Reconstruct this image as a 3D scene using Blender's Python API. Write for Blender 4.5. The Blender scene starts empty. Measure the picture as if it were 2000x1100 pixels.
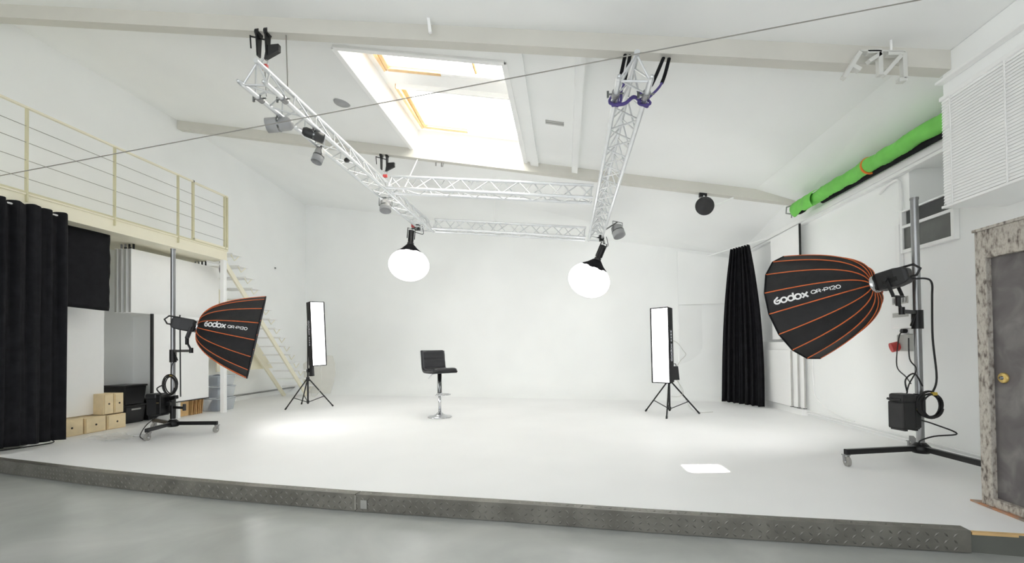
import bpy, math, random
from math import sin, cos, pi, radians as RD, sqrt, atan2
from mathutils import Vector as V, Matrix as M
random.seed(7)
sc = bpy.context.scene
col = sc.collection

# ------------------------------------------------------------------ camera
F, CY, PIT, ROL, YAW, CAMH = 880.0, 665.0, .0166, -.0115, .1179, 1.15
def cam_rows():
    cy, sy, cp, sp, cr, sr = cos(YAW), sin(YAW), cos(PIT), sin(PIT), cos(ROL), sin(ROL)
    Rz = M(((cy, sy, 0), (-sy, cy, 0), (0, 0, 1)))
    A = M(((1, 0, 0), (0, 0, -1), (0, 1, 0)))
    Rp = M(((1, 0, 0), (0, cp, sp), (0, -sp, cp)))
    Rr = M(((cr, -sr, 0), (sr, cr, 0), (0, 0, 1)))
    return Rr @ Rp @ A @ Rz
RW = cam_rows()
cam = bpy.data.cameras.new('camera')
cam.sensor_width = 36.0
cam.lens = F / 2000 * 36
cam.shift_y = (CY - 550) / 2000
cam.clip_start = .05
cam.clip_end = 200
camo = bpy.data.objects.new('camera', cam)
col.objects.link(camo)
r, d, f = V(RW[0]), V(RW[1]), V(RW[2])
mw = M.Identity(4)
for i in range(3):
    mw[i][0] = r[i]; mw[i][1] = -d[i]; mw[i][2] = -f[i]
mw[0][3], mw[1][3], mw[2][3] = 0, 0, CAMH
camo.matrix_world = mw
sc.camera = camo

# ------------------------------------------------------------------ world, light, exposure
wd = bpy.data.worlds.new('sky'); sc.world = wd
wd.use_nodes = True
bg = wd.node_tree.nodes['Background']
bg.inputs[0].default_value = (.95, .975, 1.0, 1)
bg.inputs[1].default_value = 2.3
SUN = 80.0
sl = bpy.data.lights.new('sun', 'SUN'); sl.energy = SUN; sl.angle = RD(.6); sl.color = (1, .97, .9)
so = bpy.data.objects.new('sun', sl); col.objects.link(so)
SUN_DIR = (V((1.31, 4.47, 0)) - V((-1.12, 7.45, 5.0))).normalized()
so.rotation_euler = SUN_DIR.to_track_quat('-Z', 'Y').to_euler()
so.location = (-6, 12, 12)
E_GLOBE, E_STRIP, E_BOX = 2.8, 3.0, 7.5
vs = sc.view_settings
vs.view_transform = 'Standard'; vs.look = 'None'; vs.gamma = 1; vs.use_curve_mapping = False
vs.exposure = -0.07
sc.cycles.max_bounces = 10
sc.cycles.diffuse_bounces = 9
sc.cycles.glossy_bounces = 3
sc.cycles.transparent_max_bounces = 8
sc.cycles.use_light_tree = False
sc.cycles.adaptive_threshold = .035
sc.cycles.caustics_reflective = False
sc.cycles.caustics_refractive = False

# ------------------------------------------------------------------ materials
def lin(c):
    return tuple(((v / 255) / 12.92 if v / 255 <= .04045 else ((v / 255 + .055) / 1.055) ** 2.4) for v in c) + (1,)
MT = {}
def mat(name, c, rough=.6, metal=0., var=.06, scale=6., bump=0., bscale=40., emit=0., trans=0., alpha=1., spec=.5, coat=0.):
    if name in MT: return MT[name]
    m = bpy.data.materials.new(name); m.use_nodes = True
    nt = m.node_tree; b = nt.nodes['Principled BSDF']
    tc = nt.nodes.new('ShaderNodeTexCoord')
    n = nt.nodes.new('ShaderNodeTexNoise'); n.inputs['Scale'].default_value = scale; n.inputs['Detail'].default_value = 2
    nt.links.new(tc.outputs['Object'], n.inputs['Vector'])
    rp = nt.nodes.new('ShaderNodeValToRGB')
    base = lin(c)
    rp.color_ramp.elements[0].position = .3; rp.color_ramp.elements[1].position = .7
    rp.color_ramp.elements[0].color = tuple(min(1, v * (1 - var)) for v in base[:3]) + (1,)
    rp.color_ramp.elements[1].color = tuple(min(1, v * (1 + var)) for v in base[:3]) + (1,)
    nt.links.new(n.outputs['Fac'], rp.inputs['Fac'])
    nt.links.new(rp.outputs['Color'], b.inputs['Base Color'])
    b.inputs['Roughness'].default_value = rough
    b.inputs['Metallic'].default_value = metal
    b.inputs['Specular IOR Level'].default_value = spec
    b.inputs['Coat Weight'].default_value = coat
    b.inputs['Transmission Weight'].default_value = trans
    b.inputs['Alpha'].default_value = alpha
    if emit:
        b.inputs['Emission Color'].default_value = (1, .99, .97, 1)
        b.inputs['Emission Strength'].default_value = emit
    if bump:
        n2 = nt.nodes.new('ShaderNodeTexNoise'); n2.inputs['Scale'].default_value = bscale; n2.inputs['Detail'].default_value = 1
        nt.links.new(tc.outputs['Object'], n2.inputs['Vector'])
        bp = nt.nodes.new('ShaderNodeBump'); bp.inputs['Strength'].default_value = bump; bp.inputs['Distance'].default_value = .02
        nt.links.new(n2.outputs['Fac'], bp.inputs['Height'])
        nt.links.new(bp.outputs['Normal'], b.inputs['Normal'])
    MT[name] = m
    return m
WHITE = mat('white_wall_paint', (247, 248, 247), .75, var=.015, scale=1.2)
CEIL = mat('white_ceiling_paint', (246, 247, 246), .8, var=.02, scale=.8)
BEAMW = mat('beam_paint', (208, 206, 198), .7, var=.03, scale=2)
STAGE = mat('white_stage_paint', (241, 241, 241), .5, spec=.3, var=.02, scale=1.0)
CREAM = mat('cream_steel_paint', (238, 233, 212), .5, var=.02, scale=3)
CREAMD = mat('khaki_steel_paint', (205, 200, 168), .5, var=.03, scale=3)
WBOARD = mat('white_board', (249, 249, 248), .45, var=.01)
WTRIM = mat('white_trim', (246, 246, 245), .5, var=.01)
GREYP = mat('grey_panel', (178, 178, 174), .7, var=.03)
BLACKF = mat('black_fabric', (25, 25, 28), .9, var=.25, scale=9, bump=.15, bscale=180, spec=.2)
SOFTF = mat('softbox_fabric', (28, 28, 30), .65, var=.15, scale=14, bump=.12, bscale=60, spec=.4)
ORANGE = mat('orange_piping', (203, 98, 44), .6, var=.12, scale=20)
BLACKP = mat('black_plastic', (22, 22, 24), .42, var=.15, scale=10)
BLACKM = mat('black_metal', (24, 24, 25), .35, metal=.3, var=.15, scale=12)
LEATH = mat('black_leather', (32, 32, 36), .42, var=.12, scale=30, bump=.1, bscale=120)
CHROME = mat('chrome', (205, 206, 208), .12, metal=1, var=.03)
DCHROME = mat('dark_chrome', (120, 122, 122), .2, metal=1, var=.06)
POLE = mat('brushed_pole', (150, 151, 152), .28, metal=.9, var=.05)
ALU = mat('truss_aluminium', (224, 226, 228), .32, metal=.75, var=.05, scale=8)
STEEL = mat('grey_steel', (150, 150, 150), .4, metal=.8, var=.08)
GREYC = mat('grey_can_paint', (160, 161, 162), .5, var=.05)
WHEEL = mat('grey_caster_rubber', (150, 148, 143), .55, var=.12, scale=20)
WOOD = mat('pale_birch', (222, 203, 165), .55, var=.07, scale=9)
PINE = mat('pine_window', (206, 172, 124), .45, var=.12, scale=10)
CARD = mat('tan_board', (204, 170, 118), .65, var=.1, scale=8)
PLY = mat('plywood_edge', (186, 146, 96), .65, var=.15, scale=14)
HOLE = mat('dark_hole', (40, 34, 26), .8, var=.1)
CLEARP = mat('cloudy_plastic', (205, 212, 220), .25, var=.03, alpha=.42)
CLOTHG = mat('grey_cloth', (128, 134, 146), .85, var=.25, scale=12)
GREEN = mat('green_screen_cloth', (112, 193, 84), .7, var=.1, scale=5, bump=.3, bscale=14)
PURPLE = mat('purple_webbing', (78, 66, 130), .7, var=.12, scale=30)
RED = mat('red_plastic', (184, 62, 60), .5, var=.1)
CABLE = mat('black_cable', (30, 30, 31), .55, var=.1)
WCABLE = mat('pale_cable', (206, 205, 200), .6, var=.03)
YEL = mat('yellow_tie', (186, 160, 62), .6, var=.1)
PRINT = mat('white_print', (238, 238, 238), .6, var=.01)
BRASS = mat('brass', (196, 170, 104), .35, metal=.7, var=.12, scale=40)
DARKG = mat('dark_grey_glass', (88, 90, 86), .35, var=.12, scale=7)
BLACKG = mat('charcoal_panel', (50, 51, 52), .5, var=.08)
WIRE = mat('thin_wire', (150, 148, 142), .5, metal=.4, var=.05)
M_GLOBE = mat('lit_globe_fabric', (250, 250, 250), .8, var=.005, emit=E_GLOBE)
M_STRIP = mat('lit_strip_fabric', (250, 250, 250), .8, var=.005, emit=E_STRIP)
M_BOX = mat('lit_softbox_fabric', (250, 250, 250), .8, var=.005, emit=E_BOX)
LETTERB = mat('white_print_soft', (190, 192, 198), .6, var=.02)

def ramped(name, stops, scale, detail, rough, metal=0., bump=0., distort=0., coord='Object', stretch=(1, 1, 1)):
    m = bpy.data.materials.new(name); m.use_nodes = True
    nt = m.node_tree; b = nt.nodes['Principled BSDF']
    tc = nt.nodes.new('ShaderNodeTexCoord'); mp = nt.nodes.new('ShaderNodeMapping')
    mp.inputs['Scale'].default_value = stretch
    n = nt.nodes.new('ShaderNodeTexNoise'); n.inputs['Scale'].default_value = scale
    n.inputs['Detail'].default_value = detail; n.inputs['Distortion'].default_value = distort
    nt.links.new(tc.outputs[coord], mp.inputs['Vector']); nt.links.new(mp.outputs['Vector'], n.inputs['Vector'])
    rp = nt.nodes.new('ShaderNodeValToRGB')
    while len(rp.color_ramp.elements) < len(stops): rp.color_ramp.elements.new(.5)
    for e, (p, c) in zip(rp.color_ramp.elements, stops): e.position = p; e.color = lin(c)
    nt.links.new(n.outputs['Fac'], rp.inputs['Fac']); nt.links.new(rp.outputs['Color'], b.inputs['Base Color'])
    b.inputs['Roughness'].default_value = rough; b.inputs['Metallic'].default_value = metal
    if bump:
        bp = nt.nodes.new('ShaderNodeBump'); bp.inputs['Strength'].default_value = bump; bp.inputs['Distance'].default_value = .01
        nt.links.new(n.outputs['Fac'], bp.inputs['Height']); nt.links.new(bp.outputs['Normal'], b.inputs['Normal'])
    return m
CONC = ramped('grey_epoxy_concrete', [(.3, (156, 158, 156)), (.5, (168, 170, 167)), (.72, (180, 181, 178))], 1.3, 8, .26, distort=.6)
RUSTF = ramped('weathered_door_paint', [(.33, (96, 88, 82)), (.46, (160, 153, 144)), (.6, (184, 179, 170)), (.75, (146, 136, 127))], 42, 6, .75, bump=.25, distort=.15, stretch=(1, 1, .5))
RUSTS = ramped('rusty_sill', [(.35, (128, 118, 108)), (.52, (172, 122, 88)), (.7, (150, 142, 132))], 9, 6, .8, bump=.2)
SLATE = ramped('dark_door_panel', [(.3, (84, 80, 80)), (.5, (98, 94, 94)), (.7, (122, 119, 117))], 5, 8, .6, distort=.8)
PLATE = ramped('aluminium_plate', [(.3, (100, 98, 91)), (.5, (116, 114, 107)), (.75, (132, 130, 122))], 5, 5, .42, metal=.5)
PLATEL = mat('aluminium_tread', (158, 156, 148), .4, metal=.6, var=.06)
SHEET = mat('crumpled_clear_film', (240, 240, 238), .3, var=.02, alpha=.6)

# ------------------------------------------------------------------ mesh building helpers
class MB:
    def __init__(s): s.v = []; s.f = []; s.sm = []
    def add(s, vs_, fs, smooth=False):
        o = len(s.v); s.v += [tuple(x) for x in vs_]
        for q in fs: s.f.append(tuple(i + o for i in q)); s.sm.append(smooth)
        return s
    def bx(s, x0, x1, y0, y1, z0, z1, X=None):
        vs_ = [V((x, y, z)) for z in (z0, z1) for y in (y0, y1) for x in (x0, x1)]
        if X: vs_ = [X @ p for p in vs_]
        return s.add(vs_, [(0, 2, 3, 1), (4, 5, 7, 6), (0, 1, 5, 4), (2, 6, 7, 3), (0, 4, 6, 2), (1, 3, 7, 5)])
    def bar(s, p0, p1, w, h, up=(0, 0, 1)):
        p0, p1 = V(p0), V(p1); d = (p1 - p0).normalized(); up = V(up)
        sd = d.cross(up)
        if sd.length < 1e-4: sd = d.cross(V((1, 0, 0)))
        sd.normalize(); u = sd.cross(d)
        vs_ = [p + sd * a * w / 2 + u * b * h / 2 for p in (p0, p1) for a, b in ((-1, -1), (1, -1), (1, 1), (-1, 1))]
        return s.add(vs_, [(0, 1, 2, 3), (7, 6, 5, 4), (0, 4, 5, 1), (1, 5, 6, 2), (2, 6, 7, 3), (3, 7, 4, 0)])
    def tube(s, pts, r, n=8, caps=True, closed=False):
        pts = [V(p) for p in pts]; k = len(pts); rs = r if isinstance(r, (list, tuple)) else [r] * k
        t0 = (pts[1] - pts[0]).normalized()
        a = t0.orthogonal().normalized(); vs_ = []
        for i, p in enumerate(pts):
            if closed: t = pts[(i + 1) % k] - pts[i - 1]
            elif i == 0: t = pts[1] - pts[0]
            elif i == k - 1: t = pts[-1] - pts[-2]
            else: t = pts[i + 1] - pts[i - 1]
            t.normalize(); a = (a - t * a.dot(t)); a = a.normalized() if a.length > 1e-6 else t.orthogonal().normalized()
            b = t.cross(a)
            vs_ += [p + (a * cos(2 * pi * j / n) + b * sin(2 * pi * j / n)) * rs[i] for j in range(n)]
        fs = []
        for i in range(k if closed else k - 1):
            i2 = (i + 1) % k
            fs += [(i * n + j, i * n + (j + 1) % n, i2 * n + (j + 1) % n, i2 * n + j) for j in range(n)]
        s.add(vs_, fs, True)
        if caps and not closed:
            s.add(vs_[:n], [tuple(range(n))[::-1]]); s.add(vs_[-n:], [tuple(range(n))])
        return s
    def lathe(s, prof, n=24, X=None, smooth=True):
        X = X or M.Identity(4)
        vs_ = [X @ V((r * cos(2 * pi * j / n), r * sin(2 * pi * j / n), z)) for r, z in prof for j in range(n)]
        fs = [(i * n + j, i * n + (j + 1) % n, (i + 1) * n + (j + 1) % n, (i + 1) * n + j) for i in range(len(prof) - 1) for j in range(n)]
        return s.add(vs_, fs, smooth)
    def prism(s, pts, off):
        pts = [V(p) for p in pts]; off = V(off); k = len(pts)
        return s.add(pts + [p + off for p in pts], [tuple(range(k))[::-1], tuple(range(k, 2 * k))] + [(i, (i + 1) % k, k + (i + 1) % k, k + i) for i in range(k)])
    def grid(s, nu, nv, fn, smooth=True):
        vs_ = [fn(i / nu, j / nv) for j in range(nv + 1) for i in range(nu + 1)]
        fs = [(j * (nu + 1) + i, j * (nu + 1) + i + 1, (j + 1) * (nu + 1) + i + 1, (j + 1) * (nu + 1) + i) for j in range(nv) for i in range(nu)]
        return s.add(vs_, fs, smooth)
    def ell(s, X, n=24, m=12, t0=0., t1=1.):
        prof = [(max(1e-4, sin(pi * (t0 + (t1 - t0) * i / m))), -cos(pi * (t0 + (t1 - t0) * i / m))) for i in range(m + 1)]
        return s.lathe(prof, n, X)
    def build(s, name, m, parent=None, bevel=0., solid=0., kind=None, label=None, cat=None, group=None, seg=2):
        me = bpy.data.meshes.new(name)
        off = V((0, 0, 0))
        if parent is None and kind is None:
            xs = [v[0] for v in s.v]; ys = [v[1] for v in s.v]; zs = [v[2] for v in s.v]
            off = V(((min(xs) + max(xs)) / 2, (min(ys) + max(ys)) / 2, min(zs)))
        me.from_pydata([tuple(V(v) - off) for v in s.v], [], s.f)
        me.polygons.foreach_set('use_smooth', s.sm)
        me.materials.append(m); me.update()
        o = bpy.data.objects.new(name, me); col.objects.link(o)
        o.location = off
        if parent is not None:
            o.parent = parent
            if parent.type == 'EMPTY': o.matrix_parent_inverse = M.Translation(-parent.location)
            else:
                o.matrix_parent_inverse = M.Translation(-parent.location) if parent.parent is None else M.Identity(4)
        if bevel:
            b = o.modifiers.new('bevel', 'BEVEL'); b.width = bevel; b.segments = seg; b.limit_method = 'ANGLE'
        if solid:
            q = o.modifiers.new('solid', 'SOLIDIFY'); q.thickness = solid; q.offset = 0
        if kind: o['kind'] = kind
        tag(o, label, cat, group)
        return o
def tag(o, label=None, cat=None, group=None):
    if label: o['label'] = label
    if cat: o['category'] = cat
    if group: o['group'] = group
    return o
def thing(name, loc, label, cat, group=None, kind=None):
    o = bpy.data.objects.new(name, None); o.empty_display_size = .1
    o.location = loc; col.objects.link(o)
    if kind: o['kind'] = kind
    return tag(o, label, cat, group)
def fr(o, z, x=None):
    """matrix with local z along z, placed at o"""
    z = V(z).normalized(); x = V(x) if x is not None else z.orthogonal()
    x = (x - z * x.dot(z)).normalized(); y = z.cross(x)
    m = M.Identity(4)
    for i in range(3): m[i][0] = x[i]; m[i][1] = y[i]; m[i][2] = z[i]; m[i][3] = o[i]
    return m
def cyl(mb, p0, p1, r, n=16, r1=None):
    return mb.tube([p0, p1], [r, r if r1 is None else r1], n)
def spline(pts, k=6):
    pts = [V(p) for p in pts]; out = []
    for i in range(len(pts) - 1):
        p0 = pts[max(0, i - 1)]; p1 = pts[i]; p2 = pts[i + 1]; p3 = pts[min(len(pts) - 1, i + 2)]
        for j in range(k):
            t = j / k
            out.append(.5 * ((2 * p1) + (p2 - p0) * t + (2 * p0 - 5 * p1 + 4 * p2 - p3) * t * t + (3 * p1 - p0 - 3 * p2 + p3) * t ** 3))
    out.append(pts[-1]); return out
def cable(pts, r, m, label, name='power_cable', cat='cable', k=6, group=None):
    return MB().tube(spline(pts, k), r, 6).build(name, m, label=label, cat=cat, group=group)
def zc(x): return 4.338 - .18 * x          # sloping ceiling
def zb(x): return 4.168 - .18 * x          # underside of its beams

# ================================================================== STRUCTURE
XL, XR, Y0 = -7.5, 3.88, -3.5
STEP = .125
MB().bx(XL, 6, Y0, 4.6, -.225, -STEP).build('floor', CONC, kind='structure')
edge = [(-7.5, 4.55), (-6.6, 4.33), (-6.055, 4.182), (-5.6, 4.087), (-4.6, 3.87), (-3.746, 3.714), (-2.7, 3.55), (-1.642, 3.415), (-.406, 3.309), (.5, 3.21), (1.3, 3.14), (2.42, 3.07), (2.69, 3.03), (3.88, 2.95)]
# white painted stage with a swept cove at the back
BL, BR = V((XL, 12.32, 0)), V((XR, 10.67, 0))
bn = V((-(BR - BL).y, (BR - BL).x, 0)).normalized()
if bn.y > 0: bn = -bn                       # into the room
RC = 1.1
def back(x): return BL.y + (BR.y - BL.y) * (x - BL.x) / (BR.x - BL.x)
xs = [e[0] for e in edge]
st = MB()
st.add([(x, y, 0) for x, y in edge] + [(x, back(x) - RC / abs(bn.y), 0) for x, y in edge],
       [(i, i + 1, len(edge) + i + 1, len(edge) + i) for i in range(len(edge) - 1)])
st.build('stage_floor', STAGE, kind='structure')
MB().add([(x, y, -.002) for x, y in edge] + [(x, y, -STEP) for x, y in edge], [(i, len(edge) + i, len(edge) + i + 1, i + 1) for i in range(len(edge) - 1)]).build('stage_riser', mat('raw_riser', (92, 94, 88), .7, var=.08), kind='structure')
wb = MB()
prof = [(RC, 0.)] + [(RC - RC * sin(a), RC - RC * cos(a)) for a in [pi / 2 * i / 12 for i in range(1, 13)]] + [(0, 6.2)]
wb.grid(1, len(prof) - 1, lambda u, v: (lambda p: tuple(BL.lerp(BR, u) + bn * p[0] + V((0, 0, p[1]))))(prof[round(v * (len(prof) - 1))]))
wb.build('wall_back', WHITE, kind='structure')
MB().bx(XL - .1, XL, Y0, 13.2, -.3, 6.4).build('wall_left', WHITE, kind='structure')
NY0, NY1, NZ0, NZ1, NX = 4.44, 5.555, 2.5, 3.12, 4.3
wr = MB()
wr.bx(XR, XR + .1, Y0, NY0, -.3, 5); wr.bx(XR, XR + .1, NY1, 12, -.3, 5)
wr.bx(XR, XR + .1, NY0, NY1, -.3, NZ0); wr.bx(XR, XR + .1, NY0, NY1, NZ1, 5)
wr.bx(NX, NX + .05, NY0, NY1, NZ0 - .1, NZ1 + .1); wr.bx(XR + .1, NX, NY1, NY1 + .05, NZ0, NZ1 + .1)
wr.bx(XR + .1, NX, NY0 - .05, NY0, NZ0, NZ1 + .1); wr.bx(XR + .1, NX, NY0, NY1, NZ1, NZ1 + .05); wr.bx(XR + .1, NX, NY0, NY1, NZ0 - .05, NZ0)
wr.build('wall_right', WHITE, kind='structure')
MB().bx(3.4, XR - .002, Y0, 4.44, 2.35, 3.72).build('wall_right_bulkhead', WHITE, kind='structure')
# ceiling with a skylight hole
SX0, SX1, SY0, SY1 = -2.75, -.66, 5.12, 8.27
ce = MB()
def cq(x0, x1, y0, y1): ce.add([(x0, y0, zc(x0)), (x1, y0, zc(x1)), (x1, y1, zc(x1)), (x0, y1, zc(x0))], [(0, 1, 2, 3)])
YB = 8.3
cq(XL - .1, SX0, Y0, YB); cq(SX1, XR + .1, Y0, YB); cq(SX0, SX1, Y0, SY0); cq(SX0, SX1, SY1, YB)
zl, zr = 5.41, 3.17
ce.add([(XL - .1, YB, zc(XL - .1)), (XR + .1, YB, zc(XR + .1)), (XR + .1, back(XR + .1) + .05, zr - .02), (XL - .1, back(XL - .1) + .05, zl + .02)], [(0, 1, 2, 3)])
ce.build('ceiling', CEIL, kind='structure')
MB().add([(3.2, 4.44, zc(3.2) - .002), (3.2, 7.93, zc(3.2) - .002), (XR + .02, 7.93, 3.5), (XR + .02, 4.44, 3.43)], [(0, 1, 2, 3)]).build('ceiling_cove', CEIL, kind='structure')
# roof beams and rafters
def sloped(mb, x0, x1, yf, y_w, ztop, h):
    """beam along x under the sloping ceiling; yf(x) far edge"""
    vs_ = []
    for x in (x0, x1):
        for y in (yf(x) - y_w, yf(x)):
            for z in (ztop(x) - h, ztop(x)): vs_.append((x, y, z))
    mb.add(vs_, [(0, 1, 3, 2), (4, 6, 7, 5), (0, 4, 5, 1), (2, 3, 7, 6), (0, 2, 6, 4), (1, 5, 7, 3)])
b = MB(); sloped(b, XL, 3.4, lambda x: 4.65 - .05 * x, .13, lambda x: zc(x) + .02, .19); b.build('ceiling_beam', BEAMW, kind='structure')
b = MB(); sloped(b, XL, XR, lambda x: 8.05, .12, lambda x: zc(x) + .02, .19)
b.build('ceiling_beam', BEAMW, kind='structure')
for x, w, h in ((.2, .1, .1), (-.5, .14, .06)):
    b = MB(); b.add([(x + a * w / 2, y, zc(x + a * w / 2) - q) for y in (4.7, 7.93) for a in (-1, 1) for q in (h, -.02)],
                    [(0, 1, 3, 2), (4, 6, 7, 5), (0, 4, 5, 1), (2, 3, 7, 6), (0, 2, 6, 4), (1, 5, 7, 3)]); b.build('ceiling_rafter', CEIL, kind='structure')
# skylight: lined shaft, trim, two pine roof windows
sk = thing('window_1', (SX0, SY0, zc(SX0)), 'open white-lined skylight with pine roof windows above the trusses', 'skylight', kind='structure')
SH = .42
def zt(x): return zc(x) + SH
sh = MB()
for (xa, ya), (xb, yb) in (((SX0, SY0), (SX0, SY1)), ((SX1, SY0), (SX1, SY1)), ((SX0, SY0), (SX1, SY0)), ((SX0, SY1), (SX1, SY1))):
    sh.add([(xa, ya, zc(xa) - .03), (xb, yb, zc(xb) - .03), (xb, yb, zt(xb) + .1), (xa, ya, zt(xa) + .1)], [(0, 1, 2, 3)])
sh.build('shaft_lining', WTRIM, sk, solid=.03)
def skbar(x0, y0, x1, y1, w, h, dz, m, nm, par=sk, bev=.006):
    return MB().bar((x0, y0, zc(x0) + dz), (x1, y1, zc(x1) + dz), w, h).build(nm, m, par, bevel=bev)
for a in ((SX0, SY0, SX0, SY1), (SX1, SY0, SX1, SY1), (SX0, SY0, SX1, SY0), (SX0, SY1, SX1, SY1)):
    skbar(*a, .07, .035, -.012, WTRIM, 'trim_bar')
WX0, WX1 = -2.57, -.6
wins = ((5.2, 6.3), (6.72, 8.05))
# opaque roof around the windows
rf = MB()
def rq(x0, x1, y0, y1): rf.add([(x0, y0, zt(x0) + .09), (x1, y0, zt(x1) + .09), (x1, y1, zt(x1) + .09), (x0, y1, zt(x0) + .09)], [(0, 1, 2, 3)])
rq(SX0 - .1, WX0, SY0 - .1, SY1 + .1); rq(WX0, WX1, SY0 - .1, wins[0][0]); rq(WX0, WX1, wins[0][1], wins[1][0]); rq(WX0, WX1, wins[1][1], SY1 + .1)
rf.build('roof_lining', WTRIM, sk, solid=.02)
BLIND = bpy.data.materials.new('added_translucent_blind'); BLIND.use_nodes = True
nt = BLIND.node_tree; pb = nt.nodes['Principled BSDF']; out = nt.nodes['Material Output']
pb.inputs['Base Color'].default_value = lin((250, 250, 248)); pb.inputs['Roughness'].default_value = .9
tl = nt.nodes.new('ShaderNodeBsdfTranslucent'); tl.inputs[0].default_value = (.95, .95, .93, 1)
mx = nt.nodes.new('ShaderNodeMixShader'); mx.inputs[0].default_value = .75
nz = nt.nodes.new('ShaderNodeTexNoise'); nz.inputs['Scale'].default_value = 60
nt.links.new(pb.outputs[0], mx.inputs[1]); nt.links.new(tl.outputs[0], mx.inputs[2]); nt.links.new(mx.outputs[0], out.inputs[0])
for wi, (ya, yb) in enumerate(wins):
    for a in ((WX0, ya, WX0, yb), (WX1, ya, WX1, yb), (WX0, ya, WX1, ya), (WX0, yb, WX1, yb)):
        fo = skbar(*a, .05, .1, SH + .06, PINE if a[0] == a[2] == WX0 else WTRIM, 'window_frame')  # right bar coloured white, as pine lost in the skylight glare
    # centre-pivot sash, tilted a little open
    ym = (ya + yb) / 2
    tilt = RD(6 if wi == 0 else 4)
    def sp(x, t): return V((x, ym + t * cos(tilt), zt(x) + .09 - t * sin(tilt)))
    hl = (yb - ya) / 2 - .06
    for p, q in (((WX0 + .06, -hl), (WX0 + .06, hl)), ((WX1 - .06, -hl), (WX1 - .06, hl)), ((WX0 + .06, -hl), (WX1 - .06, -hl)), ((WX0 + .06, hl), (WX1 - .06, hl))):
        if p[0] == q[0]: MB().bar(sp(*p), sp(*q), .06, .06).build('window_sash', PINE if p[0] < -2 else WTRIM, sk, bevel=.006)  # right stile white: glare over the pine is put into the colour
        else:
            MB().bar(sp(*p), sp(-1.72, p[1]), .07, .07).build('window_sash', PINE, sk, bevel=.006)
            MB().bar(sp(-1.72, p[1]), sp(*q), .06, .06).build('window_sash', WTRIM, sk, bevel=.006)  # right part of the bar painted white for pine blown out by glare
    # white diffusing blind added to limit the sun (far gap shapes its floor patch)
    bl = MB()
    def bq(x0, x1, t0, t1): bl.add([sp(x0, t0), sp(x1, t0), sp(x1, t1), sp(x0, t1)], [(0, 1, 2, 3)])
    if wi == 0: bq(WX0 + .02, WX1, -hl - .05, hl + .05)
    else:
        bq(WX0 + .02, -1.35, -hl - .05, hl + .05); bq(-1.35, -1.0, -hl - .05, -.06); bq(-1.35, -1.0, .16, hl + .05); bq(-1.0, WX1, -hl - .05, hl + .05)
    bl.build('added_roof_blind', BLIND, sk)
MB().tube([(-1.2, 5.75, zc(-1.2) + .5), (-1.16, 6.0, zc(-1.16) + .36)], .022, 8).build('pull_rod', PINE, sk)

# checker plate kick edge of the stage
kick = thing('trim_1', (edge[0][0], edge[0][1], -STEP), 'long checker-plate aluminium kick strip on the front edge of the stage', 'edge trim', kind='structure')
pe = edge[:12]
def along(pl):
    o = [0.]
    for p, q in zip(pl, pl[1:]): o.append(o[-1] + sqrt((q[0] - p[0]) ** 2 + (q[1] - p[1]) ** 2))
    return o
al = along(pe)
def pat(s_):
    for i in range(len(pe) - 1):
        if s_ <= al[i + 1] or i == len(pe) - 2:
            t = (s_ - al[i]) / (al[i + 1] - al[i]); p, q = V(pe[i]), V(pe[i + 1])
            dd = (q - p).normalized(); return p.lerp(q, t), dd, V((dd.y, -dd.x))
def plate(s0, s1):
    mb = MB(); n = 24; P = []
    for i in range(n + 1):
        p, dd, nn = pat(s0 + (s1 - s0) * i / n)
        P.append([(p + nn * a).to_3d() + V((0, 0, z)) for a, z in ((.022, -STEP + .004), (.022, .012), (-.06, .012), (-.06, .001), (.004, .001), (.004, -STEP + .004))])
    vs_ = [x for r_ in P for x in r_]
    fs = [(i * 6 + j, i * 6 + (j + 1) % 6, (i + 1) * 6 + (j + 1) % 6, (i + 1) * 6 + j) for i in range(n) for j in range(6)]
    fs += [tuple(range(6)), tuple(range(n * 6 + 5, n * 6 - 1, -1))]
    return mb.add(vs_, [q[::-1] for q in fs])
seam = 6.62
seam = next(s_ / 100 for s_ in range(0, 1100) if pat(s_ / 100)[0].x > -1.66)
plate(0, seam - .004).build('plate', PLATE, kick); plate(seam + .004, al[-1]).build('plate', PLATE, kick)
tr = MB()
for k in range(int(al[-1] / .05)):
    s_ = .02 + k * .05
    p, dd, nn = pat(s_)
    dd = dd.to_3d(); nn = nn.to_3d(); p = p.to_3d(); UP = V((0, 0, 1))
    for row in range(3):
        c = p + nn * .022 + UP * (-.1 + .04 * row)
        ax = (dd + UP * (1 if (k + row) % 2 else -1)).normalized(); bx_ = ax.cross(nn).normalized()
        a, w = .019, .0065
        tr.add([c + ax * a, c + bx_ * w, c - ax * a, c - bx_ * w, c + nn * .0035], [(0, 1, 4), (1, 2, 4), (2, 3, 4), (3, 0, 4), (1, 0, 4), (2, 1, 4), (3, 2, 4), (0, 3, 4)])
    c = p - nn * .02 + UP * .012
    ax = (dd + nn * (1 if k % 2 else -1)).normalized(); bx_ = ax.cross(UP)
    tr.add([c + ax * .019, c + bx_ * .0065, c - ax * .019, c - bx_ * .0065, c + UP * .0035], [(0, 1, 4), (1, 2, 4), (2, 3, 4), (3, 0, 4), (1, 0, 4), (2, 1, 4), (3, 2, 4), (0, 3, 4)])
tro = tr.build('tread_pattern', PLATEL, kick); tro['kind'] = 'stuff'
p, dd, nn = pat(seam); p = p.to_3d(); dd = dd.to_3d(); nn = nn.to_3d()
MB().bar(p + nn * .024 - V((0, 0, .11)), p + nn * .024 + V((0, 0, .005)), .012, .004, up=nn).build('seam_strip', PLATEL, kick)
c = p + dd * .075 + nn * .024
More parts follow.
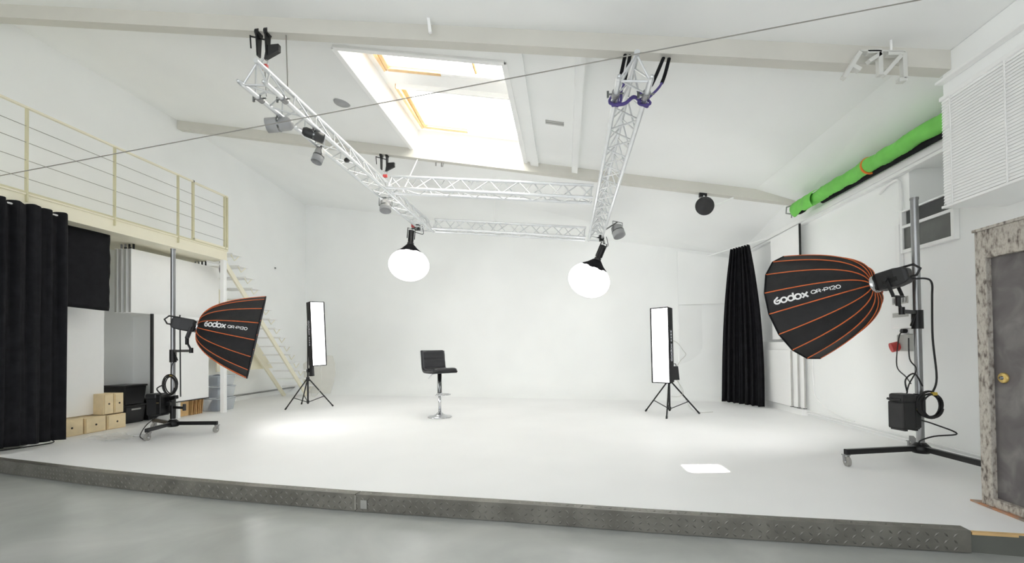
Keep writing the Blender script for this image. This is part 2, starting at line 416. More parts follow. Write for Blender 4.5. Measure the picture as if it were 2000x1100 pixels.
MB().bar(c - V((0, 0, .095)), c - V((0, 0, .03)), .055, .006, up=nn).build('label_patch', mat('silver_patch', (150, 150, 145), .5, var=.05), kick)
MB().bar((2.43, 3.068, -.006), (3.88, 2.95, -.006), .03, .016).build('trim_2', CARD, kind='structure')

# mezzanine deck and post
XM = -6.38
MB().bx(XL, XM, Y0, 7.86, 2.87, 3.045).bx(XL, XM + .02, Y0, 7.87, 3.045, 3.065).bx(XL, XM + .015, Y0, 7.86, 2.865, 2.885).build('mezzanine_deck', CREAM, kind='structure')
MB().bx(-6.425, -6.345, 7.735, 7.815, 0, 2.866).build('mezzanine_post', WTRIM, kind='structure', bevel=.006)
MB().bx(XL, -6.63, 7.035, 7.085, 0, 1.77).build('wall_partition', WHITE, kind='structure')
MB().bx(2.6, 3.85, 10.78, 10.84, 0, 2.09).build('trim_3', WHITE, kind='structure', bevel=.008)
bp_ = MB(); bp_.prism([(2.61, back(2.61) - .02, 2.1), (XR - .01, back(XR) - .02, 2.1), (XR - .01, back(XR) - .02, 3.1), (2.61, back(2.61) - .02, 3.36)], bn * .02)
bp_.build('trim_4', WHITE, kind='structure', bevel=.006)

# door_1: weathered framed metal door on the right
dr = thing('door_1', (2.92, 3.15, 0), 'dark grey metal door in a weathered flaking frame with brass knob', 'door', kind='structure')
DX = 2.92
MB().bx(DX, DX + .12, 3.505, 3.588, 0, 1.94).build('stile', RUSTF, dr, bevel=.006)
MB().bx(DX, DX + .12, 2.55, 3.505, 1.738, 1.94).build('lintel', RUSTF, dr, bevel=.006)
MB().bx(DX, DX + .12, 2.55, 3.505, .012, .07).build('bottom_rail', RUSTF, dr, bevel=.006)
MB().bx(DX - .012, DX + .13, 2.5, 3.597, 1.935, 1.955).build('cap_strip', RUSTF, dr, bevel=.004)
MB().bx(DX + .035, DX + .085, 2.55, 3.505, .07, 1.738).build('panel', SLATE, dr)
MB().prism([(DX + .1, 2.4, .001), (DX + .1, 3.63, .001), (DX - .015, 3.66, .001), (DX - .06, 2.4, .001)], (0, 0, .012)).build('sill', RUSTS, dr)
kx = fr((DX + .04, 3.435, .907), (-1, 0, 0))
ko = MB().lathe([(0, .02), (.03, .02), (.036, .014), (.036, 0)], 20, kx); ko.build('knob', BRASS, dr)
MB().lathe([(0, .03), (.01, .03), (.014, .02)], 12, kx).build('lock_cylinder', DCHROME, dr)
MB().bx(DX + .121, XR - .003, 2.55, 3.58, .0, 1.93).build('closet_body', WHITE, dr)

# ================================================================== MEZZANINE RAILING, STAIRS
rl = thing('railing', (XM, 4.5, 3.065), 'cream steel railing with tension wires along the mezzanine edge', 'railing')
for y in (1.5, 2.55, 3.6, 4.633, 5.692, 6.753):
    po = MB().bar((XM + .012, y, 2.96), (XM + .012, y, 4.085), .04, .014, up=(0, 1, 0)).build('post', CREAMD, rl)
MB().bar((XM + .012, 1.2, 4.095), (XM + .012, 7.05, 4.095), .04, .022).build('top_rail', CREAM, rl)
MB().bar((XM + .02, 1.2, 3.075), (XM + .02, 7.85, 3.075), .012, .02).build('toe_rail', CREAMD, rl)
for z in (3.87, 3.675, 3.46, 3.24):
    MB().tube([(XM + .012, 1.2, z), (XM + .012, 7.05, z)], .004, 6).build('wire', WIRE, rl)
gt = thing('railing_gate', (XM, 7.45, 3.08), 'small cream framed gate with short wires at the stair head', 'gate')
for y, w in ((7.057, .035), (7.79, .04), (7.845, .03)):
    MB().bar((XM + .012, y, 3.08), (XM + .012, y, 4.085), w, .03, up=(0, 1, 0)).build('gate_post', CREAMD, gt)
MB().bar((XM + .012, 7.05, 4.085), (XM + .012, 7.85, 4.085), .035, .03).build('gate_rail', CREAM, gt)
MB().bar((XM + .012, 7.05, 3.1), (XM + .012, 7.85, 3.1), .035, .03).build('gate_rail', CREAM, gt)
for z in (3.87, 3.675, 3.46, 3.24):
    MB().tube([(XM + .012, 7.06, z), (XM + .012, 7.8, z)], .004, 6).build('wire', STEEL, gt)
MB().bx(XM + .005, XM + .03, 7.04, 7.07, 4.08, 4.115).build('hinge_knob', BLACKP, gt)

stc = thing('staircase', (-6.7, 10.6, 0), 'cream open-tread staircase descending from the mezzanine beside the back wall', 'staircase')
for x in (-6.47, -7.08):
    MB().bar((x, 7.88, 2.87), (x, 10.68, -.01), .04, .095).build('stringer', CREAM, stc, bevel=.004)
for i in range(15):
    y0, z = 8.02 + .2 * i * .925, 3.06 - .205 * i * .975
    if z < .15: break
    t = MB().bx(-7.12, -6.41, y0 + .02, y0 + .3, z - .028, z).build('tread', WTRIM, stc, bevel=.004)
    MB().tube([(-6.45, y0 + .24, z - .03), (-6.45, y0 + .12, z - .13), (-6.45, y0 + .03, z - .03)], .009, 6).build('bracket', CREAM, t)
MB().prism([(-7.2, 8.55, 2.5), (-7.2, 9.25, 1.9), (-7.2, 10.35, .72), (-7.2, 8.55, .72)], (.03, 0, 0)).build('under_stair_panel', CREAM, label='cream triangular board behind the open stairs', cat='panel')
MB().tube([(XL + .02, 9.2, .13), (XL + .02, 12, .13)], .02, 6).build('trim_5', STEEL, kind='structure')
pl = MB()
rp_ = [(-6.72, .03), (-6.03, .03), (-5.92, .3), (-5.86, .55), (-5.85, .8), (-5.9, 1.0), (-6.3, 1.05), (-6.72, .8)]
pl.prism([(x, 10.98 - .12 * (z - .09), z) for x, z in rp_], (0, .02, 0))
pl.build('white_reflector', mat('pearl_reflector', (230, 229, 223), .5, var=.02), bevel=.006, label='pale curved-edge reflector panel standing at the foot of the stairs', cat='reflector')

# ================================================================== TRUSS RIG
def zl_(x): return 3.5 - .1 * x
def truss(p0, p1, nseg, label, ends=True):
    p0, p1 = V(p0), V(p1); dd = (p1 - p0).normalized()
    side = dd.cross(V((.1, 0, 1))).normalized(); up = side.cross(dd).normalized()
    w, h = .135, .235
    t = thing('lighting_truss', (p0 + p1) / 2, label, 'truss', 'aluminium truss rig')
    offs = [side * -w, side * w, up * h]
    for o in offs: MB().tube([p0 + o, p1 + o], .025, 12).build('chord', ALU, t)
    L = (p1 - p0).length
    for a, b_, ph in ((0, 1, 0), (1, 2, .5), (2, 0, .5)):
        for i in range(nseg):
            s0 = L * (i + .02) / nseg; s1 = L * (i + .98) / nseg
            o0, o1 = (offs[a], offs[b_]) if i % 2 == 0 else (offs[b_], offs[a])
            MB().tube([p0 + dd * s0 + o0, p0 + dd * s1 + o1], .009, 6).build('brace', ALU, t)
    for s_ in ((.03, L - .03) if ends else ()):
        q = MB()
        for a, b_ in ((0, 1), (1, 2), (2, 0)): q.tube([p0 + dd * s_ + offs[a], p0 + dd * s_ + offs[b_]], .01, 6)
        q.build('end_frame', ALU, t)
    return t
XA, XB_ = -3.04, .62
truss((XA, 4.1, zl_(XA)), (XA - .02, 9.86, zl_(XA)), 26, 'long aluminium truss on the left, running past the skylight')
truss((XB_, 3.92, zl_(XB_)), (XB_ + .04, 9.86, zl_(XB_)), 26, 'long aluminium truss on the right, with purple slings at its near end')
truss((XA + .17, 7.15, zl_(XA + .17)), (XB_ - .17, 7.15, zl_(XB_ - .17)), 14, 'nearer and upper of the two cross trusses')
truss((XA + .17, 9.68, zl_(XA + .17)), (XB_ - .17, 9.68, zl_(XB_ - .17)), 14, 'farther and lower cross truss between the lit globes')
# couplers on chord ends
for x, nm in ((XB_ - .135, 'left lower chord of the right truss'), (XB_ + .135, 'right lower chord of the right truss'), (XA - .135, 'left lower chord of the left truss'), (XA + .135, 'right lower chord of the left truss')):
    z = zl_(XB_ if x > 0 else XA) - (.1 * .135 if (x > XB_ or (x < 0 and x > XA)) else -.1 * .135)
    YC = 4.15 if x > 0 else 4.38
    cp = thing('pipe_coupler', (x, YC, z), 'steel coupler with wing bolt on ' + nm, 'coupler', 'truss couplers')
    MB().tube([(x, YC - .03, z), (x, YC + .04, z)], .036, 14).build('ring', STEEL, cp)
    MB().tube([(x - .07, YC, z), (x + .07, YC, z)], .008, 6).build('bolt', DCHROME, cp)
    MB().bar((x - .07, YC, z - .03), (x - .07, YC, z + .03), .012, .02).build('wing', DCHROME, cp)
    e = MB().lathe([(.0, .05), (.018, .045), (.024, .0)], 12, fr((x, 3.92 if x > 0 else 4.1, z), (0, -1, 0))); e.build('spigot', ALU, cp)

def beam_clamp(x, y, z0, zs, label):
    t = thing('beam_clamp', (x, y, zs), label, 'clamp', 'black beam clamps')
    for dx in (-.055, .055):
        MB().prism([(x + dx - .01, y - .05, z0), (x + dx - .01, y + .05, z0), (x + dx - .01, y + .03, z0 - .26), (x + dx - .01, y - .03, z0 - .26)], (.02, 0, 0)).build('jaw', BLACKM, t, bevel=.006)
        cyl(MB(), (x + dx - .02, y, z0 + .01), (x + dx + .02, y, z0 + .01), .05).build('jaw_wheel', BLACKM, t)
    MB().prism([(x + .05, y - .02, z0 - .14), (x + .2, y - .02, z0 - .14), (x + .2, y - .02, z0 - .22), (x + .02, y - .02, z0 - .3)], (0, .05, 0)).build('wedge', BLACKP, t, bevel=.006)
    MB().tube([(x - .16, y, z0 - .01), (x + .06, y, z0 - .08)], .009, 6).build('screw', BLACKM, t)
    MB().tube([(x - .16, y, z0), (x - .15, y, z0 - .15)], .008, 6).build('tommy_bar', BLACKM, t)
    MB().tube([(x + .02 + .035 * cos(a), y, z0 - .33 + .045 * sin(a)) for a in [2 * pi * i / 14 for i in range(14)]], .008, 6, closed=True).build('shackle', CHROME, t)
    MB().bx(x - .025, x + .055, y - .02, y + .02, z0 - .41, z0 - .355).build('red_latch', RED, t, bevel=.008)
    MB().tube([(x + .02, y, z0 - .38), (x + .04, y, zs)], .006, 6).build('sling', STEEL, t)
beam_clamp(-3.38, 4.72, zb(-3.38) - .01, zl_(XA) + .24, 'large black beam clamp with red latch above the left truss near end')
beam_clamp(-3.3, 7.99, zb(-3.3) - .01, zl_(XA) + .24, 'black clamp with red latch on the far ceiling beam beside the skylight')
MB().tube([(-3.1, 4.72, zb(-3.1) - .0), (-3.0, 4.6, zl_(XA) + .22)], .007, 6).build('suspension_rod', WIRE, label='thin steel rod from near beam to the left truss', cat='rod')
MB().tube([(-2.66, 7.99, zb(-2.66) - .0), (-2.7, 7.3, zl_(-2.7) + .02)], .009, 6).build('suspension_rod', WTRIM, label='white rod from the skylight corner to the nearer cross truss', cat='rod')
MB().tube([(-1.3, 8.6, zc(-1.3) - .03), (-1.5, 9.68, zl_(-1.5) + .23)], .012, 6).build('suspension_rod', WTRIM, label='white rod holding the farther cross truss mid-span', cat='rod')
for sx, lb in ((-1, 'left'), (1, 'right')):
    cx = XB_ + .135 * sx; z = zl_(XB_) - .1 * .135 * sx; ty = 4.55; tz = zb(cx) - .0
    t = thing('round_sling', (cx, 4.3, z), 'purple webbing sling on the %s lower chord of the right truss' % lb, 'sling', 'purple slings')
    o = .15 if sx < 0 else .26
    A = spline([(cx + o, ty, tz), (cx + o * .4, 4.45, z + .25), (cx - .04, 4.3, z + .03), (cx - .02, 4.25, z - .04), (cx + .05, 4.23, z - .035), (cx + .07 - .12 * (sx > 0), 4.3, z + .12)], 6)
    B = spline([(cx - .04, 4.28, z + .0), (cx + .03, 4.27, z - .05), (cx + .045, 4.35, z + .06), (cx + o * .8, 4.48, z + .28), (cx + o + .05, ty, tz)], 6)
    MB().tube(A, .012, 8).build('webbing', PURPLE, t); MB().tube(B, .012, 8).build('webbing', PURPLE, t)
    MB().tube(A[:7], .017, 8).build('black_sleeve', BLACKF, t); MB().tube(B[-7:], .017, 8).build('black_sleeve', BLACKF, t)
MB().tube(spline([(XB_ - .16, 4.24, zl_(XB_) - .04), (XB_ - .05, 4.2, zl_(XB_) - .055), (XB_ + .03, 4.2, zl_(XB_) - .0), (XB_ + .1, 4.23, zl_(XB_) - .03)], 6), .016, 8).build('webbing_strap', PURPLE, label='purple strap tying the two lower chords of the right truss together', cat='strap')

# can lights on the left truss
def can(p, ax, r, L, m, label, clampto):
    t = thing('can_light', p, label, 'spotlight', 'can lights on the rig')
    p = V(p); ax = V(ax).normalized(); X = fr(p, ax)
    MB().lathe([(.001, -L * .5), (r * .6, -L * .5), (r * .9, -L * .38), (r * .95, 0), (r, .02), (r, L * .5), (r * .93, L * .5), (r * .9, L * .2), (.001, L * .15)], 24, X).build('can', m, t)
    MB().lathe([(r * 1.01, .0), (r * 1.03, .01), (r * 1.01, .02)], 24, X).build('band', DCHROME, t)
    sd = ax.cross(V((0, 0, 1))).normalized(); c = V(clampto)
    MB().tube([p + sd * r * 1.08, p + sd * r * 1.08 + V((0, 0, r * 1.5)), p - sd * r * 1.08 + V((0, 0, r * 1.5)), p - sd * r * 1.08], .008, 6).build('yoke', DCHROME, t)
    MB().tube([p + V((0, 0, r * 1.5)), c], .014, 8).build('hook_clamp', DCHROME, t)
zA = zl_(XA)
can((-3.22, 4.78, zA - .06), (-.9, -.25, -.15), .08, .28, GREYC, 'grey barrel spotlight nearest the camera on the left truss', (XA - .135, 4.75, zA))
can((-2.97, 5.05, zA - .07), (.8, .45, -.25), .06, .24, BLACKG, 'dark spotlight with glass lens second along the left truss', (XA + .1, 5.0, zA))
can((-3.16, 5.5, zA - .12), (-.2, -.3, -1), .07, .2, GREYC, 'small pale spotlight third along the left truss', (XA - .135, 5.5, zA))
can((-3.1, 7.55, zA - .14), (.1, -.3, -1), .1, .2, GREYC, 'grey spotlight hung low where the left and cross trusses meet', (XA - .1, 7.55, zA))
can((1.05, 9.0, 3.42), (.25, -.3, -.9), .12, .24, GREYC, 'silver spotlight hung beyond the right truss near the right globe', (XB_ + .16, 9.0, zl_(XB_)))
MB().ell(fr((-3.0, 5.95, zA - .0), (0, 0, 1)) @ M.Diagonal((.04, .06, .03, 1))).build('cable_connector', BLACKP, label='small black connector tucked inside the left truss', cat='connector')

# lit lantern globes
def lantern(c, ax, label, truss_pt):
    c = V(c); ax = V(ax).normalized(); X = fr(c, ax)
    t = thing('lantern_light', c - V((0, 0, .36)), label, 'lamp', 'lit globe lanterns')
    rx, rz = .435, .35
    n = 16
    MB().ell(X @ M.Diagonal((rx, rx, rz, 1)), 28, 14, 0, .985).build('globe_diffuser', M_GLOBE, t)
    sk_ = MB()
    rim = []
    for j in range(48):
        a = 2 * pi * j / 48; rr = .262 + .012 * (1 if (j // 3) % 2 else -1)
        z = rz * sqrt(1 - (rr / rx) ** 2) + .006
        rim.append((a, rr, z))
    vs_ = [X @ V((rr * cos(a), rr * sin(a), z)) for a, rr, z in rim] + [X @ V((.17 * cos(a), .17 * sin(a), rz * .955 + .012)) for a, rr, z in rim] + [X @ V((.075 * cos(a), .075 * sin(a), rz + .09)) for a, rr, z in rim]
    sk_.add(vs_, [(k * 48 + j, k * 48 + (j + 1) % 48, (k + 1) * 48 + (j + 1) % 48, (k + 1) * 48 + j) for k in range(2) for j in range(48)], True)
    sk_.build('skirt', BLACKF, t, solid=.006)
    MB().lathe([(.001, rz + .07), (.07, rz + .07), (.07, rz + .13), (.055, rz + .14), (.055, rz + .33), (.062, rz + .34), (.062, rz + .4), (.001, rz + .41)], 20, X).build('lamp_head', BLACKP, t)
    for a in range(4):
        q = X @ V((.066 * cos(a * pi / 2 + .4), .066 * sin(a * pi / 2 + .4), rz + .15)); q2 = X @ V((.066 * cos(a * pi / 2 + .4), .066 * sin(a * pi / 2 + .4), rz + .38))
        MB().tube([q, q2], .012, 6).build('cooling_fin', BLACKM, t)
    yk = [X @ V((.085, 0, rz + .22)), X @ V((.085, 0, rz + .44)), X @ V((-.085, 0, rz + .44)), X @ V((-.085, 0, rz + .22))]
    MB().tube(yk, .011, 6).build('yoke', BLACKM, t)
    e = X @ V((0, 0, rz + .44)); tp = V(truss_pt)
    MB().tube([e, e.lerp(tp, .5) + V((.02, -.03, 0)), tp], .02, 8).build('spigot', DCHROME, t)
    MB().bx(tp.x - .05, tp.x + .05, tp.y - .05, tp.y + .05, tp.z - .03, tp.z + .1).build('truss_clamp', BLACKM, t, bevel=.012)
    MB().tube([tp + V((-.1, 0, .05)), tp + V((.02, 0, .06))], .012, 6).build('clamp_handle', BLACKM, t)
    MB().tube(spline([X @ V((.05, -.03, rz + .38)), tp + V((.13, -.02, -.12)), tp + V((.1, 0, .06))], 8), .007, 6).build('lamp_cable', CABLE, t)
    return t
LG = lantern((-3.34, 9.4, 2.97), (.08, 0, 1), 'lit white globe lantern hanging upright from the left truss', (XA - .15, 9.55, zl_(XA) - .02))
MB().bx(XA - .27, XA - .2, 9.46, 9.56, zl_(XA) + .0, zl_(XA) + .08).build('red_clamp_cap', RED, LG, bevel=.015)
lantern((.5, 9.4, 2.53), (.43, -.22, 1), 'lit white globe lantern tilted on the right truss', (XB_ + .16, 9.55, zl_(XB_) - .05))

# ================================================================== SOFTBOXES ON ROLLING STANDS
def glyphs(text):
    """stroke lettering: list of (polyline, advance-x) in letter heights"""
    out, x = [], 0.
    def ring(cx, cy, rx, ry, a0=0, a1=360, n=20): return [(cx + rx * cos(RD(a0 + (a1 - a0) * i / n)), cy + ry * sin(RD(a0 + (a1 - a0) * i / n))) for i in range(n + 1)]
    for ch in text:
        if ch == 'g': st_ = [ring(.42, .42, .42, .42, 110, 375) + [(.42, .52)], [(.42, .52), (.3, .4)], [(.3, .82), (.62, 1.12)]]; w = .98
        elif ch == 'o': st_ = [ring(.42, .42, .42, .42)]; w = 1.02
        elif ch == 'd': st_ = [ring(.42, .42, .42, .42), [(.84, .0), (.84, 1.25)]]; w = 1.02
        elif ch == 'x': st_ = [[(0, 0), (.8, .84)], [(0, .84), (.8, 0)]]; w = .95
        elif ch == 'Q': st_ = [ring(.5, .42, .5, .42), [(.6, .2), (.95, -.02)]]; w = 1.2
        elif ch == 'R': st_ = [[(0, 0), (0, .84), (.55, .84), (.75, .68), (.75, .52), (.55, .38), (.0, .38)], [(.45, .38), (.8, 0)]]; w = 1.0
        elif ch == '-': st_ = [[(.05, .4), (.4, .4)]]; w = .55
        elif ch == 'P': st_ = [[(0, 0), (0, .84), (.6, .84), (.8, .7), (.8, .48), (.6, .34), (.0, .34)]]; w = 1.0
        elif ch == '1': st_ = [[(.0, .7), (.2, .84), (.2, 0)]]; w = .42
        elif ch == '2': st_ = [[(0, .7), (.15, .84), (.65, .84), (.8, .68), (.72, .46), (.0, 0), (.82, 0)]]; w = 1.0
        elif ch == '0': st_ = [ring(.45, .42, .45, .42)]; w = 1.1
        else: st_ = []; w = .5
        for p in st_: out.append([(q[0] + x, q[1]) for q in p])
        x += w
    return out, x
def lettering(mb, text, size, width, place, u0=0., v0=0., slant=0.):
    polys, adv = glyphs(text)
    for p in polys:
        L, Rr_ = [], []
        for i, q in enumerate(p):
            a = V(p[max(0, i - 1)]); b_ = V(p[min(len(p) - 1, i + 1)])
            if len(p) > 3 and (V(p[0]) - V(p[-1])).length < 1e-4 and i in (0, len(p) - 1): a = V(p[-2]); b_ = V(p[1])
            t = (b_ - a).normalized(); n = V((-t.y, t.x)) * width / 2
            L.append(V(q) + n); Rr_.append(V(q) - n)
        k = len(p)
        pts = [place(u0 + (q.x + slant * q.y) * size, v0 + q.y * size) for q in L + Rr_]
        mb.add(pts, [(i, i + 1, k + i + 1, k + i) for i in range(k - 1)])
    return adv * size

def softbox(c, az, el, ph, sgn, D, gore, label, text_from_rim):
    c = V(c); a = V((sin(az) * cos(el), cos(az) * cos(el), sin(el)))
    u = a.cross(V((0, 0, 1))).normalized(); w = u.cross(a)
    N, Rm, rh, NT = 16, .6, .075, 18
    hub = c - a * D
    def prof(t):
        q = t ** 1.7
        return rh + (Rm - rh) * q ** .44 if q > 0 else rh, q * D
    def rib(i, t):
        an = ph + sgn * 2 * pi * i / N; r_, z = prof(t)
        return hub + a * z + (u * cos(an) + w * sin(an)) * r_
    T = thing('parabolic_softbox', c - V((0, 0, Rm)), label, 'softbox', 'black parabolic softboxes')
    for i in range(N):
        g = MB()
        def fn(s_, t, i=i):
            p = rib(i, t).lerp(rib(i + 1, t), s_)
            mid = p - (hub + a * prof(t)[1]); sag = .012 * sin(pi * s_) * sin(pi * min(1, t * .9 + .05))
            return tuple(p - mid.normalized() * sag)
        g.grid(4, NT, fn); g.build('gore_panel', SOFTF, T)
        MB().tube([rib(i, t / NT) * 1.0 + (rib(i, t / NT) - (hub + a * prof(t / NT)[1])).normalized() * .001 for t in range(NT + 1)], .0062, 6).build('piped_seam', ORANGE, T)
    rm = MB().tube([rib(i, 1) for i in range(N)], .008, 6, closed=True); rm.build('rim_binding', BLACKF, T)
    q = MB(); q.add([c - a * .04] + [c - a * (D - prof(.97)[1]) + (rib(i, .97) - (hub + a * prof(.97)[1])) * .97 for i in range(N)], [(0, i + 1, (i + 1) % N + 1) for i in range(N)]); q.build('front_diffuser', M_BOX, T)
    X = fr(hub, a)
    MB().lathe([(.001, -.03), (.085, -.03), (.085, .03), (.06, .035)], 24, X).build('speed_ring', CHROME, T)
    # lettering laid on one fabric panel
    tab = [(0, 0.)]; L = 0; K = 80
    for k in range(1, K + 1):
        m0 = (rib(gore, (k - 1) / K) + rib(gore + 1, (k - 1) / K)) / 2; m1 = (rib(gore, k / K) + rib(gore + 1, k / K)) / 2
        L += (m1 - m0).length; tab.append((k / K, L))
    def tt(s_):
        for (t0, l0), (t1, l1) in zip(tab, tab[1:]):
            if l1 >= s_: return t0 + (t1 - t0) * (s_ - l0) / (l1 - l0)
        return 1.
    def place(uu, vv):
        s_ = (L - uu) if text_from_rim else uu
        t = tt(s_); A, B = rib(gore, t), rib(gore + 1, t)
        if (B - A).z < 0: A, B = B, A
        mid = (A + B) / 2; dr_ = (B - A).normalized(); p = mid + dr_ * vv
        ctr = hub + a * prof(t)[1]
        k_ = abs(vv) / ((B - A).length / 2)
        sag = .012 * cos(pi / 2 * min(1, k_)) * sin(pi * min(1, t * .9 + .05))
        return p + (p - ctr).normalized() * (.004 - sag)
    mb = MB()
    return T, mb, place, L, X, hub, a
T, mb, place, L, XRS, HR, AR = softbox((2.6255, 5.3733, 1.5728), -.5669, -.2167, 1.7413, 1, .7169, 3, 'large black softbox with orange seams on the right stand, opening away', True)
ad = lettering(mb, 'godox', .062, .27, place, .075, -.03)
lettering(mb, 'QR-P120', .04, .2, place, .075 + ad + .02, -.01)
mb.build('lettering', PRINT, T)
T, mb, place, L, XLS, HL, AL = softbox((-4.4051, 5.9921, 1.3434), .9484, -.2024, 1.0895, -1, .7053, 2, 'black softbox with orange seams on the left stand, seen side-on', False)
ad = lettering(mb, 'godox', .06, .27, place, .24, -.01)
lettering(mb, 'QR-P120', .04, .2, place, .24 + ad + .02, -.0)
mb.build('lettering', PRINT, T)

def led_head(hub, ax, stem_to, label, yk=.14):
    bk = -V(ax).normalized(); hub = V(hub); up = V((0, 0, 1)); sd = bk.cross(up).normalized(); u = sd.cross(bk)
    t = thing('led_light', stem_to, label, 'studio light', 'black led lamp heads')
    X = fr(hub, bk, sd)                       # local x side, y = z cross x, z backwards
    def P(x, y, z): return X @ V((x, y, z))
    yy = 1 if (X.to_3x3() @ V((0, 1, 0))).z > 0 else -1
    body = MB()
    secs = [(.03, .062, .075), (.06, .07, .085), (.2, .07, .085), (.27, .06, .075), (.3, .05, .05)]
    vs_ = [P(sx * w, yy * sy * h, z) for z, w, h in secs for sx, sy in ((-1, -1), (1, -1), (1, 1), (-1, 1))]
    fs = [(k * 4 + j, k * 4 + (j + 1) % 4, (k + 1) * 4 + (j + 1) % 4, (k + 1) * 4 + j) for k in range(4) for j in range(4)] + [(3, 2, 1, 0), (16, 17, 18, 19)]
    body.add(vs_, fs); body.build('body', BLACKP, t, bevel=.012)
    MB().tube([P(0, yy * .08, .22), P(0, yy * .075, .34), P(0, yy * .02, .38), P(0, -yy * .03, .34), P(0, -yy * .03, .28)], .011, 8).build('rear_handle', BLACKP, t)
    MB().lathe([(.001, .0), (.066, .0), (.07, .03), (.001, .032)], 24, X).build('mount_ring', CHROME, t)
    MB().bar(P(.072, -yy * .02, .1), P(.072, -yy * .02, .22), .04, .006, up=sd).build('side_plate', BLACKM, t)
    for sx in (-1, 1):
        MB().bar(P(sx * .083, 0, yk), P(sx * .083, -yy * .17, yk + .02), .03, .01, up=sd).build('yoke_arm', BLACKM, t, bevel=.004)
        cyl(MB(), P(sx * .08, 0, yk), P(sx * .11, 0, yk), .022).build('yoke_knob', BLACKP, t)
    MB().bar(P(-.09, -yy * .175, yk + .02), P(.09, -yy * .175, yk + .02), .03, .014, up=u).build('yoke_base', BLACKM, t, bevel=.004)
    b0 = P(0, -yy * .175, yk + .02)
    MB().bar(b0, b0 - V((0, 0, .09)), .035, .035, up=(1, 0, 0)).build('grip', BLACKP, t, bevel=.008)
    MB().tube([b0 - V((0, 0, .06)), V(stem_to)], .013, 8).build('spigot', BLACKM, t)
    return P, yy, t
def caster(mb_root, p, rr=.045):
    x, y = p
    w = MB().tube([(x - .014, y, rr), (x + .014, y, rr)], rr, 18); w.build('wheel', WHEEL, mb_root)
    MB().tube([(x - .02, y, rr), (x + .02, y, rr)], .016, 10).build('wheel_hub', CHROME, mb_root)
    MB().bar((x - .021, y + .01, rr + .0), (x - .021, y + .02, .1), .03, .005, up=(1, 0, 0)).build('caster_fork', STEEL, mb_root)
    MB().bar((x + .021, y + .01, rr + .0), (x + .021, y + .02, .1), .03, .005, up=(1, 0, 0)).build('caster_fork', STEEL, mb_root)
    MB().bar((x - .03, y + .02, .102), (x + .03, y + .02, .102), .04, .008).build('brake_pedal', STEEL, mb_root)
def rolling_stand(hub, feet, ztop, r0, arm, zarm, label, black_to):
    h = V((hub[0], hub[1], 0))
    t = thing('rolling_stand', h, label, 'light stand', 'rolling light stands')
    for fx, fy in feet:
        q = V((fx, fy, 0)); dd = (q - h).normalized()
        MB().bar(h + dd * .06 + V((0, 0, .135)), q + dd * .02 + V((0, 0, .135)), .04, .05).build('leg', BLACKM, t, bevel=.005)
        caster(t, (fx, fy))
    MB().lathe([(.001, .09), (.065, .09), (.078, .105), (.078, .15), (.055, .175), (.042, .19), (.001, .19)], 20, M.Translation(h)).build('hub_casting', BLACKM, t)
    for k in range(3):
        a = k * 2.1 + .6
        MB().lathe([(.001, -.018), (.02, -.018), (.02, .018), (.001, .018)], 10, fr(h + V((.078 * cos(a), .078 * sin(a), .13)), (cos(a), sin(a), 0))).build('hub_bolt', CHROME, t)
    MB().tube([h + V((0, 0, .16)), h + V((0, 0, ztop))], r0, 18).build('pole', POLE, t)
    if black_to: MB().tube([h + V((0, 0, .2)), h + V((0, 0, black_to))], r0 * 1.15, 18).build('lower_sleeve', BLACKM, t)
    MB().tube([h + V((0, 0, ztop)), h + V((0, 0, ztop + .02))], r0 * 1.1, 18).build('top_cap', STEEL, t)
    MB().tube([h + V((0, 0, zarm - .16)), h + V((0, 0, zarm + .02))], r0 * 1.45, 18).build('clamp_sleeve', BLACKM, t)
    A = V((arm[0], arm[1], zarm)); B = h + V((0, 0, zarm)); dd = (B - A).normalized()
    MB().bar(A - dd * .02, B, .03, .035).build('side_arm', BLACKM, t, bevel=.004)
    cyl(MB(), A - V((0, 0, .03)), A + V((0, 0, .04)), .024).build('arm_socket', BLACKM, t)
    MB().tube([B - dd * .05 - V((0, 0, .03)), B - dd * .14 - V((0, 0, .13))], .01, 8).build('lever', BLACKM, t)
    return t
# right
SR = (3.40, 4.81)
stemR = (3.135, 4.62, 1.46)
led_head(HR, AR, stemR, 'black studio lamp head behind the right softbox')
rolling_stand(SR, [(2.62, 4.6), (3.47, 4.02), (3.66, 5.3)], 2.55, .032, stemR[:2], 1.45, 'chrome pole rolling stand by the dark door on the right', None)
# left
SL = (-5.545, 5.80)
stemL = (-5.03, 5.545, 1.17)
PL_, yyL, TL_ = led_head(HL, AL, stemL, 'black studio lamp head behind the left softbox', .07)
rolling_stand(SL, [(-5.40, 5.26), (-4.93, 5.86), (-6.12, 6.07)], 2.6, .03, stemL[:2], 1.16, 'chrome pole rolling stand in front of the white panels on the left', .5)
MB().tube([(-5.1, 5.44, 1.64), (-5.09, 5.44, .55)], .008, 6).build('tilt_rod', BLACKM, TL_)

